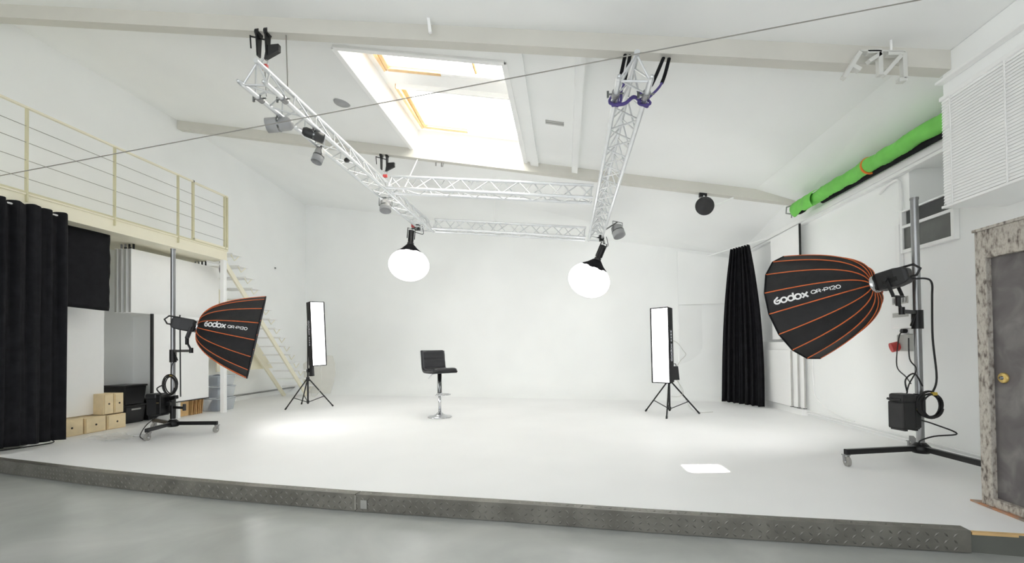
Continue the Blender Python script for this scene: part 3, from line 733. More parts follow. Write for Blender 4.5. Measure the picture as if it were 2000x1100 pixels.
def pack(x, y, z0, w, dp, h, rz, label):
    X = M.Translation((x, y, z0)) @ M.Rotation(rz, 4, 'Z')
    t = thing('battery_pack', (x, y, z0), label, 'power pack', 'black lamp control packs')
    MB().bx(-w / 2, w / 2, -dp / 2, dp / 2, 0, h * .78, X).build('body', BLACKP, t, bevel=.015)
    MB().bx(-w / 2 - .012, w / 2 - .05, -dp / 2 - .01, dp / 2 - .02, h * .76, h, X).build('top_cover', BLACKP, t, bevel=.02)
    MB().bx(w / 2 - .06, w / 2 + .005, -dp / 2 - .004, dp / 2, h * .05, h * .95, X).build('side_panel', BLACKM, t, bevel=.008)
    MB().bx(w / 2 - .05, w / 2 - .015, -dp / 2 - .007, -dp / 2, h * .55, h * .6, X).build('badge', mat('bronze_badge', (96, 84, 56), .5), t)
    for sx in (-1, 1): MB().bx(sx * w * .3 - .015, sx * w * .3 + .015, -dp / 2 + .01, dp / 2 - .01, -.012, .0, X).build('foot', BLACKP, t)
    MB().tube([X @ V((-w / 2 - .01, -dp * .4, h * .84)), X @ V((-w / 2 - .035, 0, h * .82)), X @ V((-w / 2 - .01, dp * .4, h * .84))], .012, 8).build('handle', BLACKP, t)
    MB().bar(X @ V((w / 2, 0, h * .5)), X @ V((w / 2 + .075, 0, h * .5)), .04, .05).build('hanger_bracket', BLACKM, t)
pack(3.225, 4.76, .33, .185, .16, .34, .25, 'black power pack hanging on the right rolling stand')
pack(-5.69, 5.72, .27, .2, .2, .3, .1, 'black power pack hanging on the left rolling stand')
MB().tube([(3.40, 4.81, .46), (3.40, 4.81, .66)], .045, 14).build('cable_hook', BLACKM, label='black cable holder sleeve on the right stand pole', cat='holder')
t = thing('control_clamp', (-5.45, 5.74, .33), 'black crossbar clamp low on the left stand', 'clamp')
MB().bar((-5.545, 5.8, .36), (-5.2, 5.62, .38), .03, .035).build('bar', BLACKM, t, bevel=.005)
MB().bar((-5.545, 5.76, .49), (-5.39, 5.7, .52), .05, .05).build('jaw', BLACKM, t, bevel=.01)
cyl(MB(), (-5.21, 5.63, .34), (-5.21, 5.63, .43), .02).build('knob', BLACKP, t)

def coil(cx, cy, cz, r0, n, m, label, dirv=(1, 0, 0)):
    pts = []
    dv = V(dirv).normalized()
    for k in range(n):
        for j in range(28):
            tt_ = k + j / 28; a = 2 * pi * j / 28; rr = r0 * (1 + .09 * sin(tt_ * 2.3)); o = .012 * sin(tt_ * 1.7)
            pts.append(V((cx, cy, cz)) + dv * (rr * cos(a) + .012 * sin(tt_ * 3.1)) + V((0, 0, 1)) * (rr * sin(a) + .01 * cos(tt_ * 2.)) + dv.cross(V((0, 0, 1))) * (o + .006 * tt_))
    return MB().tube(pts, .0075, 6).build('cable_coil', m, label=label, cat='cable')
coil(3.42, 4.73, .56, .115, 5, CABLE, 'coiled black cable hanging on the right stand pole', (1, .2, 0))
coil(-5.44, 5.66, .69, .125, 5, CABLE, 'coiled black cable hanging on the left stand pole', (1, -.2, 0))
MB().bx(3.43, 3.475, 4.69, 4.72, .655, .685).build('cable_tie', YEL, bevel=.005, label='yellow cable tie on the right cable coil', cat='tie')
MB().bx(-5.455, -5.425, 5.645, 5.665, .8, .83).build('cable_tie', YEL, bevel=.005, label='yellow cable tie on the left cable coil', cat='tie')
cable([(3.15, 4.56, 1.74), (3.27, 4.52, 1.74), (3.36, 4.57, 1.7), (3.41, 4.64, 1.56), (3.45, 4.7, 1.2), (3.49, 4.72, .82), (3.45, 4.72, .68)], .0085, CABLE, 'black cable from the right lamp head down its pole')
cable([(3.24, 4.73, .68), (3.22, 4.72, .8), (3.3, 4.72, .86), (3.38, 4.74, .74)], .007, CABLE, 'short black cable looping from the right power pack')
cable([(3.27, 4.74, 1.2), (3.275, 4.74, 1.0), (3.33, 4.74, .9), (3.25, 4.72, .76), (3.24, 4.74, .66)], .006, CABLE, 'thin black lead dropping into the top of the right power pack')
cable([(3.34, 4.72, .42), (3.46, 4.72, .38), (3.62, 4.68, .3), (3.44, 4.7, .27), (3.33, 4.72, .22), (3.35, 4.73, .18)], .007, CABLE, 'black cable zigzagging down to the right stand hub')
cable([(-5.5, 5.76, 1.0), (-5.47, 5.7, .95), (-5.44, 5.66, .82)], .007, CABLE, 'short black cable dropping to the left cable coil')
cable([(-5.6, 5.68, .55), (-5.62, 5.62, .64), (-5.54, 5.66, .7)], .009, CABLE, 'black plug lead on the left power pack')
cable([(-5.62, 5.66, .27), (-5.75, 5.6, .15), (-5.7, 5.45, .03), (-5.5, 5.3, .012), (-5.42, 5.24, .012)], .006, CABLE, 'black cable from the left power pack to the floor')

# ================================================================== STRIP LIGHTS
def light_stand(c, feet, ztop, label):
    t = thing('light_stand', (c[0], c[1], 0), label, 'light stand', 'tripod light stands')
    c0 = V((c[0], c[1], 0)); za = .55
    for fx, fy in feet:
        q = V((fx, fy, .008)); dd = V((fx - c[0], fy - c[1], 0)).normalized()
        a = c0 + dd * .035 + V((0, 0, za))
        lg = MB().tube([a, q], .0125, 8).build('leg', BLACKM, t)
        MB().tube([q + (a - q).normalized() * -.004, q + (a - q).normalized() * .04], .016, 8).build('rubber_foot', BLACKP, lg)
        MB().tube([c0 + dd * .02 + V((0, 0, .1)), a.lerp(q, .62)], .008, 6).build('strut', BLACKM, t)
    MB().tube([c0 + V((0, 0, .06)), c0 + V((0, 0, .75))], .017, 10).build('column', BLACKM, t)
    MB().tube([c0 + V((0, 0, .7)), c0 + V((0, 0, ztop))], .013, 10).build('riser', BLACKM, t)
    MB().tube([c0 + V((0, 0, za - .03)), c0 + V((0, 0, za + .05))], .034, 12).build('collar', BLACKP, t)
    MB().tube([c0 + V((0, 0, .08)), c0 + V((0, 0, .13))], .026, 12).build('lower_collar', BLACKP, t)
    MB().tube([c0 + V((0, 0, .7)), c0 + V((0, 0, .76))], .026, 12).build('lock_collar', BLACKP, t)
    MB().tube([c0 + V((.02, 0, .73)), c0 + V((.06, 0, .73))], .01, 8).build('lock_knob', BLACKP, t)
    return t
def strip_box(c, n, roll, H, W, D, label, text_side):
    c = V(c); n = V((n[0], n[1], 0)).normalized()
    X = fr(c, (0, 0, 1), n) @ M.Rotation(0, 4, 'X')
    X = X @ M.Rotation(roll, 4, 'X')          # local x = front normal, y = side, z = up
    t = thing('strip_softbox', c - V((0, 0, H / 2)), label, 'softbox', 'lit strip softboxes')
    def P(x, y, z): return X @ V((x, y, z))
    w, h = W / 2, H / 2; wb_, hb = w * .93, h * .985
    F_ = [(D, -w, -h), (D, w, -h), (D, w, h), (D, -w, h)]; B_ = [(0, -wb_, -hb), (0, wb_, -hb), (0, wb_, hb), (0, -wb_, hb)]
    for nm, ids in (('side_panel', ((0, 3), (1, 2))), ('end_panel', ((0, 1), (3, 2)))):
        for i, j in ids:
            MB().add([P(*F_[i]), P(*F_[j]), P(*B_[j]), P(*B_[i])], [(0, 1, 2, 3)]).build(nm, SOFTF, t, solid=.008)
    MB().add([P(*q) for q in B_], [(0, 1, 2, 3)]).build('back_panel', SOFTF, t, solid=.01)
    for i, j in ((0, 1), (1, 2), (2, 3), (3, 0)):
        MB().tube([P(*F_[i]), P(*F_[j])], .008, 6).build('lip', BLACKF, t)
    k = .965
    MB().grid(4, 8, lambda a, b_: tuple(P(D - .02 - .012 * sin(pi * a), (2 * a - 1) * w * k, (2 * b_ - 1) * h * .99))).build('diffuser', M_STRIP, t)
    sy = text_side
    mb = MB()
    def pl(uu, vv):
        x = D * .5 + (vv - .03)
        return P(x, sy * (wb_ + (w - wb_) * x / D + .007), sy * uu)
    ad = lettering(mb, 'godox', .058, .3, pl, -.26, 0)
    for k_ in range(4):                       # an illegible model name: four pale blocks
        u0 = -.26 + ad + .03 + k_ * .048
        mb.add([pl(u0, .008), pl(u0 + .034, .008), pl(u0 + .034, .05), pl(u0, .05)], [(0, 1, 2, 3)])
    mb.build('lettering', LETTERB, t)
    MB().bx(-.05, .0, -.05, .05, -.06, .06, X).build('mount_block', BLACKP, t, bevel=.008)
    MB().tube([P(-.03, 0, .1), P(-.03, 0, -.5)], .012, 8).build('lamp_tube_holder', BLACKM, t)
    return t, P
light_stand((1.722, 7.84), [(1.391, 8.199), (1.572, 7.376), (2.226, 7.931)], 1.35, 'black tripod stand under the right strip light')
TS, PS = strip_box((1.66, 7.83, 1.165), (-.62, -.78), RD(.5), 1.24, .31, .17, 'tall lit strip softbox on the right tripod', 1)
light_stand((-5.21, 8.62), [(-5.392, 8.146), (-5.588, 9.005), (-4.712, 8.697)], 1.66, 'black tripod stand under the left strip light by the stairs')
TS2, PS2 = strip_box((-5.08, 8.64, 1.48), (.84, -.54), RD(2.2), 1.28, .29, .17, 'tall lit strip softbox on the left tripod by the stairs', -1)
def ballast(x, y, z, w, h, rz, label):
    t = thing('ballast_box', (x, y, z), label, 'power pack')
    X = M.Translation((x, y, z)) @ M.Rotation(rz, 4, 'Z')
    MB().prism([X @ V(p) for p in ((-w / 2, -.03, 0), (w / 2, -.03, 0), (w * .35, -.03, h), (-w * .35, -.03, h))], X.to_3x3() @ V((0, .07, 0))).build('case', BLACKP, t, bevel=.008)
    MB().tube([X @ V((-.03, 0, h)), X @ V((-.02, 0, h + .04)), X @ V((.02, 0, h + .04)), X @ V((.03, 0, h))], .007, 6).build('handle', BLACKP, t)
    MB().bar(X @ V((0, .0, h * .6)), X @ V((-.08, .03, h * .6)), .03, .03).build('hook', BLACKM, t)
ballast(1.81, 7.82, .58, .15, .23, .3, 'small black ballast hung on the right tripod')
ballast(-5.13, 8.62, .62, .085, .24, 0, 'small black ballast hung on the left tripod')
cable([(1.8, 7.86, 1.24), (1.88, 7.88, 1.2), (1.97, 7.9, 1.08), (2.02, 7.92, 1.0), (1.92, 7.88, .9), (1.85, 7.83, .8)], .006, WCABLE, 'pale cable looping behind the right strip softbox')
cable([(1.84, 7.82, .58), (1.95, 7.85, .4), (1.9, 7.88, .3), (1.76, 7.86, .3)], .005, WCABLE, 'pale cable under the ballast of the right tripod')
cable([(1.86, 7.82, .57), (1.98, 7.9, .3), (2.1, 8.0, .1), (2.25, 8.05, .012), (2.5, 8.1, .012)], .005, WCABLE, 'pale cable trailing from the right tripod onto the stage')
cable([(-4.93, 8.6, .84), (-4.9, 8.6, .5), (-5.0, 8.6, .25), (-5.12, 8.6, .22), (-5.13, 8.62, .4)], .005, WCABLE, 'pale cable dangling under the left strip softbox')

# ================================================================== BAR STOOL
sx_, sy_ = -2.11, 7.39
t = thing('bar_stool', (sx_, sy_, 0), 'black padded bar stool with chrome pedestal in mid stage', 'stool')
O = M.Translation((sx_, sy_, 0))
MB().lathe([(.001, .0), (.2, .0), (.205, .008), (.19, .018), (.12, .03), (.07, .05), (.045, .075), (.035, .085), (.001, .085)], 40, O).build('base', CHROME, t)
MB().lathe([(.001, .08), (.0255, .08), (.0255, .4), (.001, .4)], 20, O).build('lower_column', CHROME, t)
MB().lathe([(.001, .38), (.034, .38), (.036, .4), (.036, .74), (.001, .74)], 20, O).build('gas_lift', DCHROME, t)
th = RD(42)
fw = V((sin(th), -cos(th), 0)); rt = V((cos(th), sin(th), 0))
c0 = V((sx_, sy_, 0))
MB().tube(spline([c0 + fw * .03 + rt * -.03 + V((0, 0, .39)), c0 + fw * .12 - rt * .13 + V((0, 0, .385)), c0 + fw * .2 - rt * .06 + V((0, 0, .385)), c0 + fw * .2 + rt * .06 + V((0, 0, .385)), c0 + fw * .12 + rt * .13 + V((0, 0, .385)), c0 + fw * .03 + rt * .03 + V((0, 0, .39))], 6), .009, 8).build('foot_ring', CHROME, t)
MB().lathe([(.001, .37), (.045, .37), (.045, .41), (.001, .41)], 20, O).build('foot_ring_collar', CHROME, t)
MB().tube([c0 - rt * .03 + V((0, 0, .735)), c0 - rt * .1 - fw * .06 + V((0, 0, .72)), c0 - rt * .16 - fw * .1 + V((0, 0, .65))], .008, 6).build('height_lever', CHROME, t)
def seat_sheet(inner):
    # side profile of the one-piece seat: front edge -> seat -> curve -> back top (fwd, z)
    P = [(.215, .775), (.2, .805), (.1, .8), (0, .795), (-.1, .795), (-.165, .81), (-.2, .85), (-.215, .92), (-.225, 1.0), (-.24, 1.085), (-.25, 1.11)]
    if not inner: P = [(.225, .755), (.15, .75), (0, .748), (-.12, .75), (-.2, .765), (-.245, .82), (-.26, .9), (-.27, 1.0), (-.285, 1.1), (-.28, 1.118)]
    return spline([(p[0], 0, p[1]) for p in P], 5)
inn, outr = seat_sheet(True), seat_sheet(False)
hw = .205
seat = MB()
def sect(pf, pad):
    out = []
    for i, p in enumerate(pf):
        L_ = i / (len(pf) - 1)
        for j in range(13):
            s_ = j / 12 * 2 - 1
            out.append((p, s_, L_))
    return out
arc = [0.]
for p, q in zip(inn, inn[1:]): arc.append(arc[-1] + (q - p).length)
def pad_fn(u, v):
    i = min(len(inn) - 2, int(v * (len(inn) - 1))); fq = v * (len(inn) - 1) - i
    p = inn[i].lerp(inn[i + 1], fq); tn = (inn[i + 1] - inn[i]).normalized()
    nrm = V((-tn.z, 0, tn.x)); nrm = nrm if nrm.z > 0 or nrm.x > 0 else -nrm
    a = arc[i] + fq * (arc[i + 1] - arc[i])
    s_ = 2 * u - 1
    ch = abs(sin(pi * (a / arc[-1]) * 5)) ** .35 * .02 - .006
    edge_ = -.014 * max(0, abs(s_) - .8) / .2
    pp = p + nrm * (ch + edge_)
    return tuple(c0 + fw * pp.x + rt * (s_ * hw) + V((0, 0, pp.z)))
pd = MB(); pd.grid(14, len(inn) - 1, pad_fn); pd.build('padded_seat_and_back', LEATH, t, solid=.03)
sh_ = MB()
prof2 = [c0 + fw * p.x + V((0, 0, p.z)) for p in outr]
vs_ = [p + rt * s_ * (hw + .004) for p in prof2 for s_ in (-1, 1)]
sh_.add(vs_, [(2 * i, 2 * i + 1, 2 * i + 3, 2 * i + 2) for i in range(len(prof2) - 1)], True)
sh_.build('outer_shell', LEATH, t, solid=.02)
for s_ in (-1, 1):
    md = [c0 + fw * ((a.x + b_.x) / 2) + V((0, 0, (a.z + b_.z) / 2)) + rt * s_ * (hw + .002) for a, b_ in zip(inn, [outr[min(len(outr) - 1, round(i * (len(outr) - 1) / (len(inn) - 1)))] for i in range(len(inn))])]
    MB().tube(md, .018, 8).build('side_piping', LEATH, t)

# ================================================================== CURTAINS AND CLOTHS
def drape(name, A, B, z0, z1, waves, amp, label, m=BLACKF, top_scale=1., nrm=None, seed=1, flare=0., scallop=0., zfun=None, nu=140, nv=24, rail=None):
    rnd = random.Random(seed); A, B = V((A[0], A[1], 0)), V((B[0], B[1], 0)); dd = (B - A); n = V((-dd.y, dd.x, 0)).normalized() if nrm is None else V(nrm)
    ph = [rnd.uniform(0, 6.28) for _ in range(6)]; mid = (A + B) / 2
    def fn(u, v):
        z = z0 + (z1 - z0) * v
        uu = u + .012 * sin(6.28 * waves * u * .5 + ph[0])
        sc_ = top_scale + (1 - top_scale) * (1 - v ** 2.4)
        p = mid + (A.lerp(B, uu) - mid) * sc_
        off = amp * (sin(2 * pi * waves * uu + ph[1] + .4 * sin(3 * v + ph[2])) + .35 * sin(2 * pi * waves * 2.3 * uu + ph[3] + v))
        off *= (.75 + .5 * (1 - v)) if top_scale < 1 else (1 + .15 * sin(5 * v + ph[4]))
        off += flare * (1 - v) ** 6 + (amp * .8 * sin(2 * pi * waves * .37 * uu + ph[5]) if top_scale == 1 else 0)
        zz = z + (scallop * abs(sin(2 * pi * waves * .5 * uu)) if v > .98 else 0)
        if zfun: zz += zfun(u) * (1 - v)
        return tuple(V((p.x, p.y, 0)) + n * off + V((0, 0, zz)))
    t = thing(name, (mid.x, mid.y, z0), label, 'curtain')
    MB().grid(nu, nv, fn).build('cloth', m, t, solid=.006)
    if rail: MB().tube(rail, .012, 8).build('curtain_rail', WTRIM, t)
    return t
drape('curtain', (-6.3, 3.3), (-6.3, 5.03), .06, 2.9, 11, .028, 'long black pleated curtain hanging from the mezzanine edge at far left', nrm=(1, 0, 0), scallop=.03, zfun=lambda u: .07 * (1 - u), seed=3, rail=[(-6.34, 3.0, 2.885), (-6.34, 5.05, 2.885)])
cl = MB()
def cf(u, v): 
    y = 4.7 + 1.13 * u; z = 1.765 + (2.865 - 1.765) * v
    if u > .9: y += .005 * sin(13 * v) + .004 * sin(29 * v)
    return (-6.6 + .012 * sin(7 * u + 2 * v) + .02 * (1 - v) * sin(11 * u), y, z + .01 * sin(5 * u) * (1 - v))
cl.grid(40, 20, cf).build('black_cloth', BLACKF, solid=.006, label='flat black cloth hung under the mezzanine behind the pleated curtain', cat='cloth')
drape('curtain', (3.6, 8.72), (3.17, 9.66), .02, 3.04, 7, .045, 'gathered black curtain in the back right corner', top_scale=.46, seed=11, nrm=(-.55, -.83, 0), flare=.05, scallop=.02, nu=120, rail=[(3.62, 8.6, 3.07), (3.3, 9.5, 3.08), (3.1, 10.2, 3.1)])

# ================================================================== LEFT SIDE STORAGE
MB().bx(-6.99, -6.95, 4.7, 6.06, .24, 1.79).build('white_board', WBOARD, bevel=.004, label='white board resting on the birch boxes under the black cloth', cat='board')
for k, (x, lb) in enumerate(((-6.75, 'frontmost big white sliding panel under the mezzanine'), (-6.825, 'white sliding panel second in the hung stack'), (-6.895, 'white sliding panel third in the hung stack'), (-6.965, 'rearmost white sliding panel of the hung stack'))):
    t = thing('sliding_panel', (x, 7.2, 1.77), lb, 'panel', 'hung white sliding panels')
    yb = 8.1 if k == 0 else 7.9
    MB().bx(x - .045, x, 6.3 - .01 * k, yb, 1.77, 2.78).build('board', WBOARD, t, bevel=.003)
    MB().bx(x - .04, x - .005, 6.296 - .01 * k, 6.3 - .01 * k, 1.78, 2.77).build('edge_strip', GREYP, t)
    for y in (6.36, 7.8): MB().bx(x - .03, x - .015, y - .012, y + .012, 2.78, 2.868).build('hanger', BLACKM if k < 2 else STEEL, t)
    if k < 2: cyl(MB(), (x - .022, 6.285, 2.79), (x - .022, 6.31, 2.79), .016).build('end_stop', BLACKP, t)
wbd = thing('whiteboard', (-6.6, 7.1, .28), 'large low white panel with black left and bottom edges behind the left stand', 'panel')
MB().bx(-6.625, -6.59, 6.53, 7.66, .3, 1.765).build('board', WBOARD, wbd, bevel=.003)
MB().bx(-6.628, -6.585, 6.505, 6.53, .28, 1.765).build('edge_trim', BLACKP, wbd)
MB().bx(-6.628, -6.585, 6.53, 7.66, .28, .3).build('edge_trim', BLACKP, wbd)
def wbox(x0, x1, y0, y1, z0, z1, label):
    t = thing('storage_box', ((x0 + x1) / 2, (y0 + y1) / 2, z0), label, 'box', 'pale birch boxes')
    MB().bx(x0, x1 - .012, y0, y1, z0, z1).build('carcass', WOOD, t, bevel=.004)
    MB().bx(x1 - .014, x1, y0 + .012, y1 - .012, z0 + .012, z1 - .014).build('drawer_front', WOOD, t, bevel=.003)
    cyl(MB(), (x1 - .01, (y0 + y1) / 2, (z0 + z1) / 2 + .0), (x1 + .002, (y0 + y1) / 2, (z0 + z1) / 2 + .0), .014).build('finger_hole', HOLE, t)
wbox(-7.1, -6.75, 5.3, 5.61, 0, .228, 'pale birch drawer box on the floor, nearest the black curtain')
wbox(-7.1, -6.75, 5.63, 5.925, 0, .222, 'middle of the three pale birch drawer boxes on the floor')
wbox(-7.1, -6.75, 5.945, 6.23, 0, .215, 'pale birch drawer box on the floor, nearest the black crates')
wbox(-7.1, -6.77, 5.905, 6.055, .23, .535, 'upright pale birch box on top, left of the pair')
wbox(-7.1, -6.77, 6.065, 6.21, .23, .53, 'upright pale birch box on top, right of the pair')
def crate(x0, x1, y0, y1, z0, z1, label, m=BLACKP, handle=True, lid=True):
    t = thing('storage_crate', ((x0 + x1) / 2, (y0 + y1) / 2, z0), label, 'crate', 'black plastic crates')
    k = .025; z2 = z1 - .03
    mb = MB(); vs_ = [(x0 + k, y0 + k, z0), (x1 - k, y0 + k, z0), (x1 - k, y1 - k, z0), (x0 + k, y1 - k, z0), (x0, y0, z2), (x1, y0, z2), (x1, y1, z2), (x0, y1, z2)]
    mb.add(vs_, [(3, 2, 1, 0), (0, 1, 5, 4), (1, 2, 6, 5), (2, 3, 7, 6), (3, 0, 4, 7), (4, 5, 6, 7)]); mb.build('tub', m, t, bevel=.008)
    if lid: MB().bx(x0 - .012, x1 + .012, y0 - .012, y1 + .012, z2, z1).build('lid', m, t, bevel=.008)
    if handle: MB().bx(x1 - .015, x1 + .004, (y0 + y1) / 2 - .08, (y0 + y1) / 2 + .08, z2 - .06, z2 - .035).build('handle_grip', GREYP, t)
crate(-7.36, -6.98, 6.43, 6.78, 0, .3, 'lower black crate with pale grip beside the birch boxes')
crate(-7.36, -6.96, 6.4, 6.77, .301, .62, 'upper black crate of the stack beside the birch boxes', handle=False)
crate(-7.3, -6.97, 6.815, 7.02, 0, .36, 'small black crate behind the left power pack', handle=False)
MB().bx(-7.0, -6.76, 7.12, 7.40, 0, .285).build('tan_box', CARD, bevel=.004, label='plain tan box on the floor under the low white panel', cat='box')
for k in range(6):
    y = 7.43 + .045 * k; h = (.31, .27, .3, .33, .29, .32)[k]; ln = (.03, .04, .02, .05, .03, .04)[k]
    MB().prism([(-6.98, y, 0), (-6.73, y, 0), (-6.73, y + ln, h), (-6.98, y + ln, h)], (0, .014, 0)).build('wood_board', PLY if k % 2 else CARD, bevel=.002,
        label='%s of six tan boards leaning beside the clear bins' % ('first', 'second', 'third', 'fourth', 'fifth', 'sixth')[k], cat='board', group='leaning tan boards')
for k, (z0, h, lb) in enumerate(((0, .25, 'bottom'), (.256, .22, 'middle'), (.482, .2, 'top'))):
    t = thing('clear_bin', (-6.75, 8.06, z0), '%s cloudy plastic bin of the stack behind the white post' % lb, 'bin', 'stacked cloudy plastic bins')
    x0, x1, y0, y1 = -6.95, -6.55, 7.83, 8.3
    k_ = .03; vs_ = [(x0 + k_, y0 + k_, z0 + .004), (x1 - k_, y0 + k_, z0 + .004), (x1 - k_, y1 - k_, z0 + .004), (x0 + k_, y1 - k_, z0 + .004), (x0, y0, z0 + h - .015), (x1, y0, z0 + h - .015), (x1, y1, z0 + h - .015), (x0, y1, z0 + h - .015)]
    if k < 2 or True:
        MB().add(vs_, [(3, 2, 1, 0), (0, 1, 5, 4), (1, 2, 6, 5), (2, 3, 7, 6), (3, 0, 4, 7)]).build('tub', CLEARP, t)
        MB().tube([(x0, y0, z0 + h - .01), (x1, y0, z0 + h - .01), (x1, y1, z0 + h - .01), (x0, y1, z0 + h - .01)], .01, 6, closed=True).build('rim', mat('bin_rim', (196, 202, 210), .4), t)
    cm = MB(); rnd = random.Random(20 + k)
    def lump(u, v, z0=z0, h=h, rnd=rnd, s=k):
        a = 2 * pi * u; q = v * pi / 2
        rr = cos(q) * (1 + .1 * sin(3 * a + s) + .06 * sin(7 * a + 2 * v))
        return (-6.75 + .155 * rr * cos(a), 8.065 + .185 * rr * sin(a), z0 + .02 + (h * (.92 if s == 2 else .8)) * sin(q) * (1 + .08 * sin(5 * a)))
    cm.grid(28, 8, lump).build('folded_fabric', CLOTHG, label='grey fabric bundled in the %s clear bin' % lb, cat='fabric', group='fabric in the bins')
t = thing('wall_speaker', (-6.47, 7.8, 2.6), 'small black round speaker under the mezzanine corner', 'speaker')
MB().lathe([(.001, -.04), (.08, -.03), (.1, .0), (.1, .03), (.001, .035)], 24, fr((-6.47, 7.86, 2.7), (1, .35, -.1))).build('cone', BLACKP, t)
MB().bar((-6.52, 7.86, 2.7), (-6.52, 7.86, 2.87), .02, .02).build('bracket', STEEL, t)
MB().tube([(-6.6, 7.62, 2.83), (-6.48, 7.8, 2.8)], .02, 8).build('cable_tray', WTRIM, label='short white tube under the deck beside the round speaker', cat='tube')
MB().lathe([(.001, .03), (.25, .03), (.3, .015), (.3, .0), (.001, .0)], 32, M.Translation((-6.95, 4.72, 0))).build('stand_base_plate', mat('grey_iron', (104, 105, 98), .5, var=.1), label='flat grey round base on the stage behind the black curtain', cat='base')
cable([(-6.62, 4.55, .01), (-6.55, 4.75, .01), (-6.5, 4.95, .01), (-6.55, 5.08, .01), (-6.66, 5.12, .05), (-6.7, 5.1, .2)], .007, CABLE, 'black cable curling from under the black curtain')
fl = MB()
def film(u, v): return (-6.35 + .62 * u + .05 * sin(9 * v), 5.2 + .38 * v + .06 * sin(7 * u), .012 + .022 * abs(sin(9 * u + 4 * v)) * abs(sin(7 * v + 2 * u)))
fl.grid(24, 14, film).build('plastic_film', SHEET, label='crumpled clear film lying on the stage before the birch boxes', cat='film')

# ================================================================== RIGHT WALL THINGS
gr = thing('green_backdrop_roll', (3.7, 6.1, 3.18), 'rolled bright green backdrop under the ceiling along the right wall', 'backdrop')
rr_ = random.Random(5); pts, rs = [], []
for i in range(110):
    u = i / 109; y = 7.55 - 3.0 * u
    pts.append((3.68 + .006 * sin(i * .41), y, 3.305 + .006 * sin(i * .23))); rs.append(.086 + .012 * (rr_.random() - .5) * (1 - u * .75) + .004 * sin(i * .55) + (.012 if i in (0, 1, 2) else 0) - (.02 if i == 0 else 0))
MB().tube(pts, rs, 20).build('green_cloth', GREEN, gr)
MB().tube([(3.68, 7.62, 3.3), (3.68, 4.5, 3.3)], .03, 12).build('core_tube', GREYP, gr)
MB().tube([(3.74, 7.0, 3.235), (3.74, 4.5, 3.215)], .038, 10).build('black_lining', BLACKF, gr)
MB().tube([(3.68 + .094 * cos(a), 5.89, 3.305 + .094 * sin(a)) for a in [2 * pi * i / 24 for i in range(24)]], .014, 6, closed=True).build('orange_strap', mat('orange_strap', (226, 120, 40), .7), gr)
fp = MB()
def flap(u, v):
    a = pi * (.55 + .75 * v) + .12 * sin(9 * u); rr = .1 + .03 * v * abs(sin(7 * u)) + .006 * sin(23 * u + 5 * v)
    return (3.68 + rr * cos(a) * 1.02, 7.62 - .62 * u, 3.3 + rr * sin(a) * 1.08 - .02 * v)
fp.grid(36, 14, flap).build('loose_flap', GREEN, gr, solid=.005)
MB().ell(fr((3.68, 7.47, 3.245), (0, 1, 0)) @ M.Diagonal((.07, .05, .12, 1))).build('dark_hollow', BLACKF, gr)  # shade inside the open roll end, put in as a black ellipsoid
ck = thing('end_bracket', (3.68, 7.68, 3.2), 'small grey c-shaped bracket at the far end of the green roll', 'bracket')
MB().tube([(3.64, 7.66, 3.38), (3.56, 7.68, 3.36), (3.55, 7.68, 3.26), (3.63, 7.66, 3.24)], .012, 6).build('hook', STEEL, ck)
MB().tube([(3.63, 7.66, 3.38), (3.62, 7.66, 3.18)], .008, 6).build('screw', STEEL, ck)
tk = thing('cable_trunking', (3.83, 7, 3.1), 'long white trunking under the green roll on the right wall', 'trunking')
MB().bx(3.79, 3.878, 4.45, 10.4, 3.125, 3.2).build('body', WTRIM, tk, bevel=.004)
MB().bx(3.81, 3.878, 4.45, 10.4, 3.085, 3.122).build('lower_rail', WTRIM, tk, bevel=.004)
# window blind on the bulkhead
bd = thing('window_blind', (3.37, 3.8, 2.36), 'white slatted blind on the bulkhead above the door', 'blind')
MB().bx(3.345, 3.398, 2.6, 4.42, 3.3, 3.335).build('head_rail', WTRIM, bd, bevel=.004)
MB().bx(3.35, 3.398, 2.6, 4.43, 2.345, 2.368).build('bottom_rail', WTRIM, bd, bevel=.004)
MB().bx(3.33, 3.398, 2.6, 4.44, 3.46, 3.485).build('cornice', WTRIM, bd, bevel=.004)
k = 0; z = 2.385
while z < 3.29:
    MB().prism([(3.358, 2.6, z - .012), (3.358, 4.41, z - .012), (3.367, 4.41, z + .015), (3.367, 2.6, z + .015)], (-.002, 0, .001)).build('slat', WBOARD, bd)
    z += .0265
for y in (4.31, 3.82, 3.3): MB().bar((3.347, y, 2.36), (3.347, y, 3.31), .012, .003, up=(1, 0, 0)).build('ladder_tape', WTRIM, bd)
# hopper window
hw_ = thing('window_2', (3.86, 5.28, 2.2), 'grey hopper window with dark top light on the right wall', 'window', kind='structure')
MB().bx(3.845, 3.875, 4.955, 5.6, 2.215, 2.455).build('lower_pane', DARKG, hw_)
MB().bx(3.845, 3.87, 4.99, 5.56, 2.49, 2.64).build('upper_pane', BLACKG, hw_)
for a in ((4.956, 5.599, 2.455, 2.489), (4.956, 5.599, 2.175, 2.214), (4.956, 5.599, 2.641, 2.66)): MB().bx(3.825, 3.878, a[0], a[1], a[2], a[3]).build('window_frame', WTRIM, hw_, bevel=.004)
for y0, y1, z0, z1 in ((4.915, 4.955, 2.175, 2.485), (5.6, 5.635, 2.175, 2.66)): MB().bx(3.825, 3.878, y0, y1, z0, z1).build('window_frame', WTRIM, hw_, bevel=.004)
cable([(3.86, 6.0, 2.99), (3.855, 5.85, 3.045), (3.855, 5.7, 3.05), (3.855, 5.655, 2.95), (3.855, 5.65, 2.7), (3.855, 5.68, 2.5)], .016, WTRIM, 'thick white conduit curving down beside the hopper window', 'conduit', 'conduit')
